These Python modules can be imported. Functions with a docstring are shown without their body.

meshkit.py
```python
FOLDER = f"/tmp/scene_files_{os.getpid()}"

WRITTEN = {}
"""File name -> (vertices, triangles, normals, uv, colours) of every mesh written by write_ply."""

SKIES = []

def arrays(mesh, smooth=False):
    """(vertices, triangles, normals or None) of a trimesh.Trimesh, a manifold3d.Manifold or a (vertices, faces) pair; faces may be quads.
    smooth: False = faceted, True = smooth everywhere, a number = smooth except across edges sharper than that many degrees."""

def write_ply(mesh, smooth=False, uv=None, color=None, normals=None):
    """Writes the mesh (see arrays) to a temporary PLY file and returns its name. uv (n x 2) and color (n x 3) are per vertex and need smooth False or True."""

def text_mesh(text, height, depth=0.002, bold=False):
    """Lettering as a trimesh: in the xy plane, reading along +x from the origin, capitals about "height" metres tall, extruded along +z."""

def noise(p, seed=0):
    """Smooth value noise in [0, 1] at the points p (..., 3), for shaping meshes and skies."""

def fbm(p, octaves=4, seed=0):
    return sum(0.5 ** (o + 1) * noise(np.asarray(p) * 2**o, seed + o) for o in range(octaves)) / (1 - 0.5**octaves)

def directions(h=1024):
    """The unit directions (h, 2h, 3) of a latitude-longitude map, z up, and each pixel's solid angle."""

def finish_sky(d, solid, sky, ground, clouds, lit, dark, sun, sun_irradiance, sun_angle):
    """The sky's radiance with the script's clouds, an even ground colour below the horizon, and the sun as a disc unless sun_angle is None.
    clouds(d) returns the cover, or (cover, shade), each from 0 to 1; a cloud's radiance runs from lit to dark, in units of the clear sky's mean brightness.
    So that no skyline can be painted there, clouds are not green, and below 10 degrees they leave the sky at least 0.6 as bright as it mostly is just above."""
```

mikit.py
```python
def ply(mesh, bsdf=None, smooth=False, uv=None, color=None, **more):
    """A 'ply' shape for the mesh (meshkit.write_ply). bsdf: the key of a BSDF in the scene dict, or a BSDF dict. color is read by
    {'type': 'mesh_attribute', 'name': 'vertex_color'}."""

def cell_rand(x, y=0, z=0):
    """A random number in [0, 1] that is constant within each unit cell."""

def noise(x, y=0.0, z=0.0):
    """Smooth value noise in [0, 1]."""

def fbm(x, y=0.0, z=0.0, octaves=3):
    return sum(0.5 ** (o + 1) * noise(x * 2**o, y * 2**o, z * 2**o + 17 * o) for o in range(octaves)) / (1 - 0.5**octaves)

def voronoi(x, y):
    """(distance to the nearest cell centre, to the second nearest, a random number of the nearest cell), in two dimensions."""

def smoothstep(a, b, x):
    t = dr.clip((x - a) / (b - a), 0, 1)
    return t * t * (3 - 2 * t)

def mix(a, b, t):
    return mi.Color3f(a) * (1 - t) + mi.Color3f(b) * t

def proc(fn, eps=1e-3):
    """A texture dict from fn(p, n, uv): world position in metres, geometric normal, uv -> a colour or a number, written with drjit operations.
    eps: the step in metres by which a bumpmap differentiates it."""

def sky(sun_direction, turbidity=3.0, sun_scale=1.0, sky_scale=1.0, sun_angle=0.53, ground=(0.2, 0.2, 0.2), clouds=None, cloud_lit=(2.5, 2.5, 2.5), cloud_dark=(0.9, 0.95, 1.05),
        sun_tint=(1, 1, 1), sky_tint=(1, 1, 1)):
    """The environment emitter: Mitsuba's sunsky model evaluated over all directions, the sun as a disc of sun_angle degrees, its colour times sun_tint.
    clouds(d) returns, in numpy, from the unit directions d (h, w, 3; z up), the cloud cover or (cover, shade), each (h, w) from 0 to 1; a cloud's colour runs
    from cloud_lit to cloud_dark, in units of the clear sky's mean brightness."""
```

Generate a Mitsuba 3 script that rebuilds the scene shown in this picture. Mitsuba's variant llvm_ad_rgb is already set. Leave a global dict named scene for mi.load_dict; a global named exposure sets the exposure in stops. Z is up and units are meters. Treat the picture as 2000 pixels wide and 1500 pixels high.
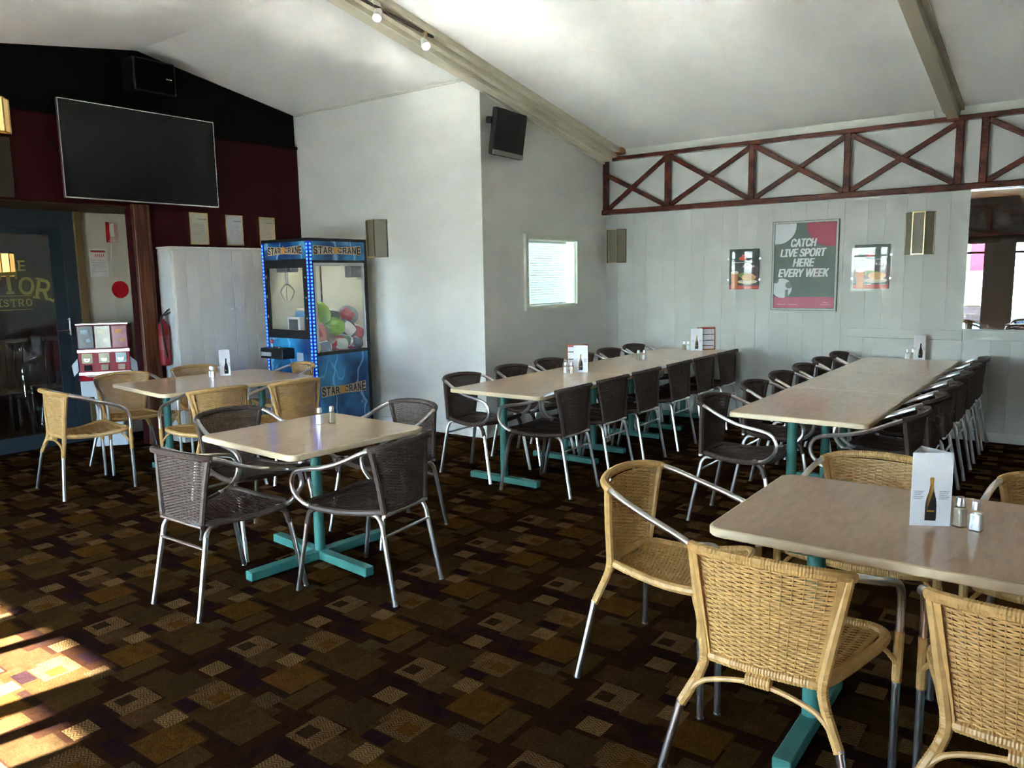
import math, random
import numpy as np, trimesh, mitsuba as mi, drjit as dr
import mikit, meshkit
from mikit import proc, noise, fbm, voronoi, cell_rand, smoothstep, mix
from shapely.geometry import Polygon, Point, box as sbox
from shapely import affinity
T = mi.ScalarTransform4f
random.seed(7); rng = np.random.default_rng(7)
scene, labels = {}, {}
PI = math.pi

# ------------------------------------------------------------------ camera, sky, sun, exposure
CAM = [0, 0, 1.577]
FWD = [-0.5925899, 0.79364378, -0.13771986]
UP = [-0.06840278, 0.12077458, 0.99032043]
scene['camera'] = {'type': 'perspective', 'fov': 67.12, 'fov_axis': 'x', 'near_clip': 0.05, 'far_clip': 500.0,
                   'to_world': T().look_at(origin=CAM, target=[CAM[i] + FWD[i] for i in range(3)], up=UP)}
exposure = 10.0
LS = 2.0 ** -exposure        # all lights are given in display units
SUN_EL = math.radians(25)
SUN = [-0.18 * math.cos(SUN_EL), -0.98 * math.cos(SUN_EL), math.sin(SUN_EL)]
scene['sky'] = mikit.sky(SUN, turbidity=3.0, sun_scale=420.0 * LS, sky_scale=180.0 * LS, ground=(0.3, 0.3, 0.27), sun_tint=(.77, 1, 1.5), sky_tint=(.72, .92, 1.22))

# ------------------------------------------------------------------ materials
def rgb(h):
    c = [int(h[i:i + 2], 16) / 255 for i in (0, 2, 4)]
    return [x / 12.92 if x <= .04045 else ((x + .055) / 1.055) ** 2.4 for x in c]
def two(b): return {'type': 'twosided', 'nested': b}
def col(c): return {'type': 'rgb', 'value': list(map(float, c))}
def lum(c): return col([x * LS for x in c])
def prin(base, rough=.5, spec=.5, metal=0.0, **k):
    return two({'type': 'principled', 'base_color': base if isinstance(base, dict) else col(base), 'roughness': rough, 'specular': spec, 'metallic': metal, **k})
VC = {'type': 'mesh_attribute', 'name': 'vertex_color'}
scene['satin'] = prin(VC, .45, .4)
scene['gloss'] = prin(VC, .12, .5)
scene['screen_black'] = two({'type': 'roughplastic', 'alpha': .06, 'int_ior': 1.28, 'diffuse_reflectance': col((.004, .004, .005))})
scene['dull'] = prin(VC, .6, .08)
scene['matte'] = two({'type': 'diffuse', 'reflectance': VC})
scene['wall_paint'] = prin(proc(lambda p, n, uv: mix((.70, .70, .65), (.77, .77, .72), fbm(p.x * 3, p.y * 3, p.z * 6))), .38, .35)
scene['board_paint'] = prin(proc(lambda p, n, uv: mix((.50, .51, .48), (.58, .59, .56), fbm(p.x * 3, p.y * 3, p.z * 6))), .5, .25)
scene['ceiling_paint'] = prin(proc(lambda p, n, uv: mix((.76, .76, .72), (.83, .83, .79), fbm(p.x * 1.5, p.y * 1.5, 0))), .7, .1)
scene['metal'] = prin((.90, .90, .91), .26, .5, 1.0)
scene['bronze'] = prin((.16, .13, .08), .4, .5, .6)
scene['brass'] = prin((.62, .48, .24), .25, .5, 1.0)
scene['slat_vinyl'] = {'type': 'principledthin', 'base_color': col((.82, .86, .82)), 'roughness': .5, 'diff_trans': .9}
scene['paving'] = prin((.20, .22, .21), .20, .024)  # gloss set so the slab outside throws low sun indoors
scene['mirror_silver'] = two({'type': 'conductor', 'material': 'none', 'specular_reflectance': col((.8, .82, .82))})
scene['acrylic'] = {'type': 'thindielectric', 'int_ior': 1.13}
scene['pane_glass'] = {'type': 'thindielectric', 'int_ior': 1.5}
def f_wood(p, n, uv):
    g = fbm(p.x * 9 + p.z * 4, p.y * 9, p.z * 9, 3); k = fbm(p.x * 60, p.y * 60, p.z * 60, 2)
    return mix((.030, .006, .004), (.115, .024, .011), smoothstep(.3, .75, .65 * g + .35 * k))
scene['dark_wood'] = prin(proc(f_wood), .16, .6)
def f_post(p, n, uv):
    g = fbm(p.x * 50, p.y * 50, p.z * 1.5, 3)
    return mix((.04, .012, .006), (.12, .040, .016), smoothstep(.3, .7, g))
scene['post_wood'] = prin(proc(f_post), .4, .4)
def f_lam(p, n, uv):
    a = noise(p.x * 420, p.y * 420, 0); b = fbm(p.x * 60, p.y * 14, 0, 3)
    return mix((.44, .295, .185), (.63, .455, .305), .45 * a + .55 * b)
scene['laminate'] = prin(proc(f_lam), .13, .6)
def f_tan(p, n, uv): return mix((.40, .225, .075), (.58, .345, .120), fbm(p.x * 40, p.y * 40, p.z * 40, 2))
scene['tan_wicker'] = prin(proc(f_tan), .38, .5)
def f_brown(p, n, uv): return mix((.048, .033, .027), (.088, .061, .051), fbm(p.x * 40, p.y * 40, p.z * 40, 2))
scene['brown_wicker'] = prin(proc(f_brown), .48, .28)
# the carpet: a half-drop repeat of axis-parallel patches, 0.742 x 0.531 m
CARPET = [  # u0, u1, v0, v1, colour, chevron strength
    (-.12, .64, -.26, .28, (.030, .015, .010), 0), (.12, .50, -.06, .30, (.055, .032, .014), 0), (.335, .56, .10, .30, (.062, .038, .016), .3),
    (.49, .62, .05, .25, (.075, .045, .020), .2), (-.11, .02, .08, .22, (.060, .036, .018), .2), (.0, .16, .10, .27, (.050, .034, .017), .1),
    (.10, .22, -.10, .05, (.085, .052, .027), .3), (.30, .49, -.14, .035, (.11, .060, .018), .3), (.50, .60, -.20, .0, (.075, .05, .022), .3),
    (-.045, .105, -.062, .092, (0.203, 0.134, 0.072), 1), (-.028, .036, -.032, .032, (.035, .022, .014), 0),
    (.155, .255, .19, .29, (0.162, 0.100, 0.050), 1), (.18, .338, .15, .297, (0.182, 0.118, 0.058), 1), (.25, .322, .183, .248, (.105, .052, .014), 0),
    (.22, .312, -.012, .078, (0.270, 0.186, 0.096), 1), (.018, .118, -.238, -.145, (0.230, 0.160, 0.084), 1), (.40, .50, -.26, -.17, (.10, .072, .040), .8),
    (.175, .285, .085, .145, (.022, .012, .016), 0), (.21, .34, -.205, -.145, (.022, .012, .018), 0), (-.05, .25, -.142, -.080, (.022, .013, .014), 0),
    (-.062, -.018, -.26, -.075, (.024, .014, .013), 0), (.34, .50, -.175, -.145, (.026, .015, .012), 0), (.34, .62, .045, .078, (.026, .015, .012), 0)]
def f_carpet(p, n, uv):
    u, v = p.x + 2.111, p.y - 2.645
    i = dr.floor((u + .12) / .742)
    u, v = u - i * .742, v + i * .262
    m = mi.Float(0); c = mi.Color3f(.03, .016, .011); ch = mi.Float(0)
    fz = dr.abs((u * 22) - dr.floor(u * 22) - .5) * 2
    zig = .5 + .5 * dr.sin((v * 1.0 + .014 * fz) * 520)
    for u0, u1, v0, v1, cc, s in CARPET:
        w = v - v0; w = w - dr.floor(w / .531) * .531
        hit = (u >= u0) & (u < u1) & (w < v1 - v0)
        c = dr.select(hit, mi.Color3f(*cc), c); ch = dr.select(hit, mi.Float(s), ch)
    c = c * (1 - .62 * ch * zig)
    return c * (.62 + .76 * noise(p.x * 330, p.y * 330, 0)) * (.8 + .4 * fbm(p.x * 30, p.y * 30, 0, 2)) * mi.Color3f(.50, .41, .33)
scene['carpet'] = two({'type': 'diffuse', 'reflectance': proc(f_carpet)})
def f_art(p, n, uv):
    x, z = p.x + p.y, p.z
    cl = fbm(x * 3.2, z * 3.2, 1.7, 3)
    w = fbm(x * 5, z * 5, 9.1, 3) - .5
    l1 = dr.exp(-dr.square((x * 3.1 + w * 1.2 + .4 - dr.floor(x * 3.1 + w * 1.2 + .4) - .5) * 24))
    w2 = fbm(x * 7, z * 3, 4.4, 3) - .5
    l2 = dr.exp(-dr.square((z * 2.3 + w2 * 1.6 - dr.floor(z * 2.3 + w2 * 1.6) - .5) * 26))
    c = mix((.004, .035, .16), (.03, .30, .62), smoothstep(.3, .75, cl))
    return c + mi.Color3f(.35, .6, .7) * (.55 * l1 + .35 * l2 * smoothstep(.45, .6, cl))
scene['lightning_art'] = prin(proc(f_art), .2, .5)

# ------------------------------------------------------------------ helpers
def unique(key):
    if key not in scene and key not in labels: return key
    k = 1
    while f'{key}_{k:03d}' in scene or f'{key}_{k:03d}' in labels: k += 1
    return f'{key}_{k:03d}'
def tag(key, label=None, cat=None, group=None, kind=None):
    d = {}
    if label: d['label'] = label
    if cat: d['category'] = cat
    if group: d['group'] = group
    if kind: d['kind'] = kind
    labels[key] = d
    return key
def thing(name, label, cat, group=None): return tag(unique(name), label, cat, group)
def struct(name, label): return tag(unique(name), label, None, None, 'structure')
def shape(mesh, mat, color=None, smooth=30, M=None, **more):
    if M is not None:
        mesh = mesh.copy(); mesh.apply_transform(M)
    if color is not None:
        if smooth is not False and smooth is not True:
            mesh = trimesh.graph.smooth_shade(mesh, angle=np.radians(smooth), facet_minarea=None); sm = True
        else: sm = smooth
        c = np.asarray(color, float)
        c = np.tile(c, (len(mesh.vertices), 1)) if c.ndim == 1 else c
        return mikit.ply(mesh, mat, smooth=sm, color=c, **more)
    return mikit.ply(mesh, mat, smooth=smooth, **more)
def obj(name, mesh, mat, parent=None, color=None, smooth=30, M=None, label=None, **more):
    key = unique(f'{parent}__{name}' if parent else name)
    scene[key] = shape(mesh, mat, color, smooth, M, **more)
    if label: tag(key, label)
    return key
def cat(*ms): return trimesh.util.concatenate([m for x in ms for m in (x if isinstance(x, list) else [x])])
def bx(x0, x1, y0, y1, z0, z1, bev=0.0):
    ext = np.array([x1 - x0, y1 - y0, z1 - z0], float); c = [(x0 + x1) / 2, (y0 + y1) / 2, (z0 + z1) / 2]
    if bev <= 0:
        m = trimesh.creation.box(ext)
    else:
        b = min(bev, .45 * ext.min()); h = ext / 2; pts = []
        for sx in (-1, 1):
            for sy in (-1, 1):
                for sz in (-1, 1):
                    s = np.array([sx, sy, sz])
                    for k in range(3):
                        q = h - b; q[k] = h[k]; pts.append(s * q)
        m = trimesh.convex.convex_hull(np.array(pts))
    m.apply_translation(c); return m
def FR(o, x, y, z):
    M = np.eye(4); M[:3, 0], M[:3, 1], M[:3, 2], M[:3, 3] = x, y, z, o; return M
def on_back(x, y, z): return FR([x, y, z], [1, 0, 0], [0, 0, 1], [0, -1, 0])       # a surface facing -y
def on_left(x, y, z): return FR([x, y, z], [0, 1, 0], [0, 0, 1], [1, 0, 0])        # a surface facing +x
def rotz(a, o=(0, 0, 0)):
    M = trimesh.transformations.rotation_matrix(a, [0, 0, 1]); M[:3, 3] = o; return M
def catmull(P, n=8):
    P = np.asarray(P, float); Q = np.vstack([2 * P[0] - P[1], P, 2 * P[-1] - P[-2]]); out = []
    for i in range(len(P) - 1):
        a, b, c, d = Q[i:i + 4]; t = np.linspace(0, 1, n, endpoint=False)[:, None]
        out.append(.5 * (2 * b + (c - a) * t + (2 * a - 5 * b + 4 * c - d) * t**2 + (3 * b - a - 3 * c + d) * t**3))
    return np.vstack(out + [P[-1:]])
def resample(P, step):
    P = np.asarray(P, float)
    s = np.r_[0, np.cumsum(np.linalg.norm(np.diff(P, axis=0), axis=1))]
    n = max(2, int(round(s[-1] / step)) + 1); u = np.linspace(0, s[-1], n)
    return np.stack([np.interp(u, s, P[:, k]) for k in range(3)], 1)
def tube(P, r, sides=8, caps=True):
    P = np.asarray(P, float); n = len(P); r = np.broadcast_to(r, (n,))
    t = np.gradient(P, axis=0); t /= np.linalg.norm(t, axis=1, keepdims=True) + 1e-12
    a = np.cross(t[0], [0, 0, 1.] if abs(t[0][2]) < .9 else [1., 0, 0]); a /= np.linalg.norm(a); A = [a]
    for i in range(1, n):
        a = A[-1] - t[i] * (A[-1] @ t[i]); A.append(a / (np.linalg.norm(a) + 1e-12))
    A = np.array(A); B = np.cross(t, A); g = np.arange(sides) * 2 * PI / sides
    V = (P[:, None] + r[:, None, None] * (np.cos(g)[None, :, None] * A[:, None] + np.sin(g)[None, :, None] * B[:, None])).reshape(-1, 3)
    i, j = np.meshgrid(np.arange(n - 1), np.arange(sides), indexing='ij'); k = (j + 1) % sides
    F = np.stack([i * sides + j, i * sides + k, (i + 1) * sides + k, (i + 1) * sides + j], -1).reshape(-1, 4)
    F = np.vstack([F[:, [0, 1, 2]], F[:, [0, 2, 3]]])
    if caps:
        e = (n - 1) * sides
        F = np.vstack([F, [[0, q + 1, q] for q in range(1, sides - 1)], [[e, e + q, e + q + 1] for q in range(1, sides - 1)]])
    return trimesh.Trimesh(V, F, process=False)
def wrapped(P, r, hi=True, pitch=.0085):
    if not hi: return tube(resample(P, .03), r, 6)
    Q = resample(P, pitch / 2); rr = np.where(np.arange(len(Q)) % 2, r, r * .90)
    return tube(Q, rr, 8)
def loft(loops, cap0=True, cap1=True):
    n = len(loops[0]); V = np.vstack(loops); F = []
    for a in range(len(loops) - 1):
        j = np.arange(n); k = (j + 1) % n
        F.append(np.stack([a * n + j, a * n + k, (a + 1) * n + k], 1)); F.append(np.stack([a * n + j, (a + 1) * n + k, (a + 1) * n + j], 1))
    V = list(V); F = list(np.vstack(F))
    for on, base, loop, fl in ((cap0, 0, loops[0], True), (cap1, (len(loops) - 1) * n, loops[-1], False)):
        if on:
            V.append(loop.mean(0)); c = len(V) - 1
            for j in range(n):
                f = [base + j, base + (j + 1) % n, c]; F.append(f[::-1] if fl else f)
    return trimesh.Trimesh(np.array(V), np.array(F), process=False)
def rrect(w, l, r, z, seg=6):
    r = max(r, 1e-4); P = []
    for cx, cy, a0 in ((w / 2 - r, l / 2 - r, 0), (-w / 2 + r, l / 2 - r, PI / 2), (-w / 2 + r, -l / 2 + r, PI), (w / 2 - r, -l / 2 + r, 1.5 * PI)):
        for k in range(seg + 1):
            a = a0 + PI / 2 * k / seg; P.append([cx + r * math.cos(a), cy + r * math.sin(a), z])
    return np.array(P)
def circ(r, z, n=20, c=(0, 0)):
    a = np.arange(n) * 2 * PI / n; return np.stack([c[0] + r * np.cos(a), c[1] + r * np.sin(a), np.full(n, z)], 1)
def lathe(prof, n=20): return loft([circ(r, z, n) for r, z in prof])
def extrude(poly, d, z0=0.0):
    gs = [g for g in getattr(poly, 'geoms', [poly]) if g.area > 1e-9 and g.geom_type == 'Polygon']
    ms = [trimesh.creation.extrude_polygon(g, d, engine='earcut') for g in gs]
    m = cat(ms); m.apply_translation([0, 0, z0]); return m
def text(s, w, h, x, y, z0=.001, d=.0008, bold=True, shear=0.0):
    """lettering fitted into a box w x h with its lower left corner at (x, y)"""
    m = meshkit.text_mesh(s, 1.0, 1.0, bold); lo, hi = m.bounds
    v = m.vertices.copy(); v[:, 0] = (v[:, 0] - lo[0]) / (hi[0] - lo[0]) * w + x; yy = (v[:, 1] - lo[1]) / (hi[1] - lo[1]) * h
    v[:, 0] += shear * yy; v[:, 1] = yy + y; v[:, 2] = v[:, 2] * d + z0
    return trimesh.Trimesh(v, m.faces, process=False)
def prism2(P, Q): return trimesh.convex.convex_hull(np.vstack([P, Q]))
def beam(p, q, w, t, up):
    """a bar from p to q, w wide along up x dir, t thick along up"""
    p, q, up = (np.asarray(a, float) for a in (p, q, up)); d = q - p; L = np.linalg.norm(d); d /= L
    up = up / np.linalg.norm(up); s = np.cross(up, d); s /= np.linalg.norm(s)
    m = bx(0, L, -w / 2, w / 2, -t / 2, t / 2, min(w, t) * .12); m.apply_transform(FR(p, d, s, np.cross(d, s))); return m

# ------------------------------------------------------------------ the room
XD, YA, XB, YC, XR, YF = -7.345, 5.825, -4.668, 8.175, 3.2, -1.2
YR, ZR = 4.04, 3.75
def zc(y): return ZR - .184 * (y - YR) if y > YR else ZR - .160 * (YR - y)
CREAM = rgb('d8d6c8')
floor = struct('floor', 'dark brown carpet with a patchwork of gold and purple patches')
scene[floor] = shape(bx(-8.3, XR, YF - .1, YC + .1, -.1, 0), 'carpet', smooth=False)
ceil_k = struct('ceiling', 'sloping off-white plasterboard ceiling')
def slab_c(y0, y1, x0=-8.3, x1=XR + .1):
    v = [[x, y, zc(y) + t] for t in (0, .12) for x in (x0, x1) for y in (y0, y1)]
    return trimesh.convex.convex_hull(np.array(v))
scene[ceil_k] = shape(cat(slab_c(YF - .5, YR), slab_c(YR, YC + .2)), 'ceiling_paint', smooth=False)
# beams that run down the slope
def slope_bar(x0, x1, y0, y1, d0, d1):
    return trimesh.convex.convex_hull(np.array([[x, y, zc(y) - d] for x in (x0, x1) for y in (y0, y1) for d in (d0, d1)]))
BEAM = rgb('d9d3bb')
bm = obj('beam', cat(slope_bar(-4.672, -4.53, YR, YC - .1, -.02, .130), slope_bar(-4.53, -4.47, YR, YC - .1, -.02, .095), slope_bar(-4.47, -4.41, YR, YC - .1, -.02, .05),
     slope_bar(-4.672, -4.41, -1.1, YR + .01, -.02, .10)), 'satin', ceil_k, BEAM, smooth=False)
obj('bead', slope_bar(-4.545, -4.53, YR, YC - .1, .09, .136), 'satin', bm, rgb('ebe6d2'), smooth=False)
obj('beam', cat(slope_bar(-1.13, -1.04, YR, YC - .02, -.02, .10), slope_bar(-1.17, -1.0, YR, YC - .02, -.02, .025), slope_bar(-1.14, -1.02, -1.1, YR + .01, -.02, .10)), 'satin', ceil_k, rgb('a89f88'), smooth=False)  # darker colour than the other beam stands in for its shadow side
ZT = zc(YC)
for a, b in ((-4.40, -1.24), (-1.03, XR)):
    obj('cornice', prism2(np.array([[a, YC, ZT - .09], [a, YC, ZT + .0], [a, YC - .07, ZT + .012]]), np.array([[b, YC, ZT - .09], [b, YC, ZT], [b, YC - .07, ZT + .012]])), 'satin', ceil_k, rgb('d5d8ce'), smooth=False)
obj('cornice', bx(XD, -4.66, YA - .022, YA, zc(YA) - .018, zc(YA) + .01), 'satin', ceil_k, rgb('c9c8bb'), smooth=False)
# walls
wb = struct('wall_back', 'pale grey wall of vertical boards behind the two long tables')
scene[wb] = shape(bx(-4.8, XR + .1, YC + .012, YC + .16, 0, ZT + .1), 'board_paint', smooth=False)
x = -4.668; k = 0
wd = [.155, .205, .165, .215, .15, .19]
plank_cache = {}
while x < XR:
    w = wd[k % 6]; x1 = min(x + w, XR)
    obj('plank', bx(x + .0005, x1 - .0005, YC, YC + .014, .0, 2.25, .0012), 'board_paint', wb, smooth=False)
    x = x1; k += 1
obj('panel', bx(-4.66, XR, YC + .002, YC + .02, 2.25, ZT + .02), 'board_paint', wb, smooth=False)
obj('dado_board', bx(-1.92, -.915, YC - .014, YC + .004, .925, 1.012, .003), 'board_paint', wb, smooth=False)
obj('dado_board', bx(-.905, XR, YC - .022, YC + .004, .93, 1.022, .003), 'board_paint', wb, smooth=False)
obj('panel', bx(-1.68, -.912, YC - .008, YC + .004, 0.0, .925, .003), 'board_paint', wb, smooth=False)
wi = struct('wall_inner', 'shaded side wall with the blind window')
WY0, WY1, WZ0, WZ1 = 6.53, 7.47, 1.265, 1.955
def wedge(y0, y1, z0, top=True): return trimesh.convex.convex_hull(np.array([[x_, y, z] for x_ in (XB - .15, XB) for y in (y0, y1) for z in (z0, zc(y) + .05)]))
scene[wi] = shape(cat(wedge(YA, WY0, 0), wedge(WY1, YC + .1, 0), bx(XB - .15, XB, WY0, WY1, 0, WZ0), wedge(WY0, WY1, WZ1)), 'wall_paint', smooth=False)
obj('cornice', trimesh.convex.convex_hull(np.array([[x_, y, zc(y) - d] for x_ in (XB, XB + .03) for y in (YA + .01, YC) for d in (.075, .145)])), 'satin', wi, rgb('d8d6c6'), smooth=False)
wm = struct('wall_middle', 'glossy white wall lit by daylight behind the crane machine')
scene[wm] = shape(bx(-8.3, XB, YA, YA + .15, 0, zc(YA) + .1), 'wall_paint', smooth=False)
obj('corner_bead', bx(XB - .006, XB + .004, YA - .004, YA + .006, 0, zc(YA) - .13), 'satin', wm, rgb('e2e4dc'), smooth=False)
for i, b in enumerate((bx(XD, XB, YA - .012, YA, 0, .09, .003), bx(XB, XR, YC - .020, YC - .002, 0, .09, .003))):
    k = struct(('baseboard_middle', 'baseboard_back')[i], 'white painted baseboard'); scene[k] = shape(b, 'wall_paint' if i == 0 else 'board_paint', smooth=False)
wl = struct('wall_left', 'dark maroon wall under a black gable')
MAROON, BLACKP = rgb('300f12'), rgb('060606')
scene[wl] = shape(cat(bx(XD - .1, XD, 3.84, YA, 0, 3.06), bx(XD - .1, XD, YF, 3.84, 2.30, 3.06), bx(-8.3, XD, YF, 4.40, 2.30, 2.34)), 'dull', MAROON, smooth=False)
gv = []
for x_ in (XD - .13, XD - .03):
    gv += [[x_, YF, 3.05], [x_, YA, 3.05], [x_, YA, zc(YA) + .05], [x_, YR, zc(YR) + .05], [x_, YF, zc(YF) + .05]]
obj('gable_panel', trimesh.convex.convex_hull(np.array(gv)), 'dull', wl, BLACKP, smooth=False)
obj('trim_rail', bx(XD - .02, XD + .015, YF, YA, 3.045, 3.075), 'dull', wl, BLACKP, smooth=False)
obj('soffit', bx(-8.3, XD - .06, YF, 4.36, 2.285, 2.30), 'dull', wl, rgb('3a2f22'), smooth=False)
obj('recess_panel', bx(-8.2, -8.1, 3.71, 4.0, 0, 2.29), 'satin', wl, rgb('bcb5a4'), smooth=False)
obj('recess_panel', bx(-8.2, -8.095, 4.0, 4.27, 0, 2.29), 'satin', wl, rgb('bcb5a4'), smooth=False)
obj('recess_return', bx(-8.2, XD - .06, 4.27, 4.36, 0, 2.29), 'satin', wl, rgb('a9a08c'), smooth=False)
obj('door_jamb', bx(-8.2, -8.06, 3.65, 3.715, 0, 2.29), 'satin', wl, rgb('6d5a3c'), smooth=False)
obj('round_vent', loft([circ(.026, 0, 20), circ(.026, .006, 20), circ(.018, .006, 20), circ(.016, .001, 20)]), 'satin', wl, rgb('1c1212'), M=on_left(XD, 3.2, 2.795))
obj('timber_post', bx(XD - .02, XD + .055, 3.845, 4.005, 0, 2.32, .004), 'post_wood', wl, smooth=False)
obj('side_panel', bx(XD - .02, XD + .03, YF, 2.855, 2.31, 2.80), 'dull', wl, rgb('36322a'), smooth=False)
wr = struct('wall_right', 'plain wall at the right end of the room')
scene[wr] = shape(bx(XR, XR + .12, YF, YC + .1, 0, 3.8), 'wall_paint', smooth=False)
# the front wall behind the camera: openings and piers laid out to shape the daylight
wf = struct('wall_front', 'front wall with openings laid out for the light and dark mullions')
MUL = rgb('2b2622')
OPEN = [(-6.72, -6.60), (-6.42, -6.20), (-5.40, -4.55), (-4.30, -4.19), (-4.13, -3.62), (-3.53, -3.39), (-3.33, -3.14), (-2.75, -2.40), (-2.0, -1.68), (-1.17, -.88), (-.62, -.28)]
LOW = {(-2.75, -2.40): .9, (-.62, -.28): .9}      # low openings added to brighten chair legs and floor
HEAD = {i: LOW[o] for i, o in enumerate(OPEN) if o in LOW}
parts, xs = [], -8.3
for i, (a, b) in enumerate(OPEN):
    parts.append(bx(xs, a, YF - .12, YF, 0, 2.14)); parts.append(bx(a, b, YF - .08, YF - .02, HEAD.get(i, 2.05), 2.14))
    parts.append(bx(a, b, YF - .08, YF - .02, 0, .10)); xs = b
parts.append(bx(xs, XR, YF - .12, YF, 0, 2.14)); parts.append(bx(-8.3, XR, YF - .12, YF, 2.14, zc(YF) + .1))
scene[wf] = shape(cat(parts), 'satin', rgb('585a5c'), smooth=False)
for i, (a, b) in enumerate(OPEN):
    if i not in HEAD: obj('transom', bx(a, b, YF - .07, YF - .03, 1.86, 1.90), 'satin', wf, MUL, smooth=False)
obj('clerestory_sill', bx(-8.3, XR, YF, YF + .05, 2.13, 2.18), 'satin', wf, MUL, smooth=False)

# timber trusses
def truss(name, label, yf, sgn, posts, z0, z1):
    t = thing(name, label, 'truss'); y = yf + sgn * .045; up = [0, sgn, 0]
    xa, xb = posts[0] - .035, posts[-1] + .035
    obj('bottom_chord', beam([xa - .02, y + sgn * .015, z0 + .028], [xb, y + sgn * .015, z0 + .028], .056, .095, up), 'dark_wood', t, smooth=False)
    obj('top_chord', beam([xa + .09, y, z1 - .02], [xb, y, z1 - .02], .042, .075, up), 'dark_wood', t, smooth=False)
    for p in posts: obj('post', beam([p, y, z0 + .05], [p, y, z1 - .035], .062, .06, up), 'dark_wood', t, smooth=False)
    for a, b in zip(posts[:-1], posts[1:]):
        if b - a < .4: continue
        za, zb = z0 + .07, z1 - .06
        obj('brace', beam([a + .03, y - sgn * .012, za], [b - .03, y - sgn * .012, zb], .048, .034, up), 'dark_wood', t, smooth=False)
        obj('brace', beam([a + .03, y + sgn * .014, zb if a > -4.6 else zb - .14], [b - .03, y + sgn * .014, za], .048, .034, up), 'dark_wood', t, smooth=False)
    return t
truss('timber_truss', 'dark red-brown timber truss of crossed braces along top of the pale back wall', YC, -1, [-4.644, -3.854, -2.906, -1.968, -1.024, -.83, .11, 1.05, 1.99, 2.93], 2.275, 2.925)
truss('timber_truss', 'dark timber truss over the windows, seen only in the mirror', YF, 1, [-8.0, -6.71, -5.42, -4.13, -2.84, -1.62, -.33, .96, 2.25], 2.19, 2.81)

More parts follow.
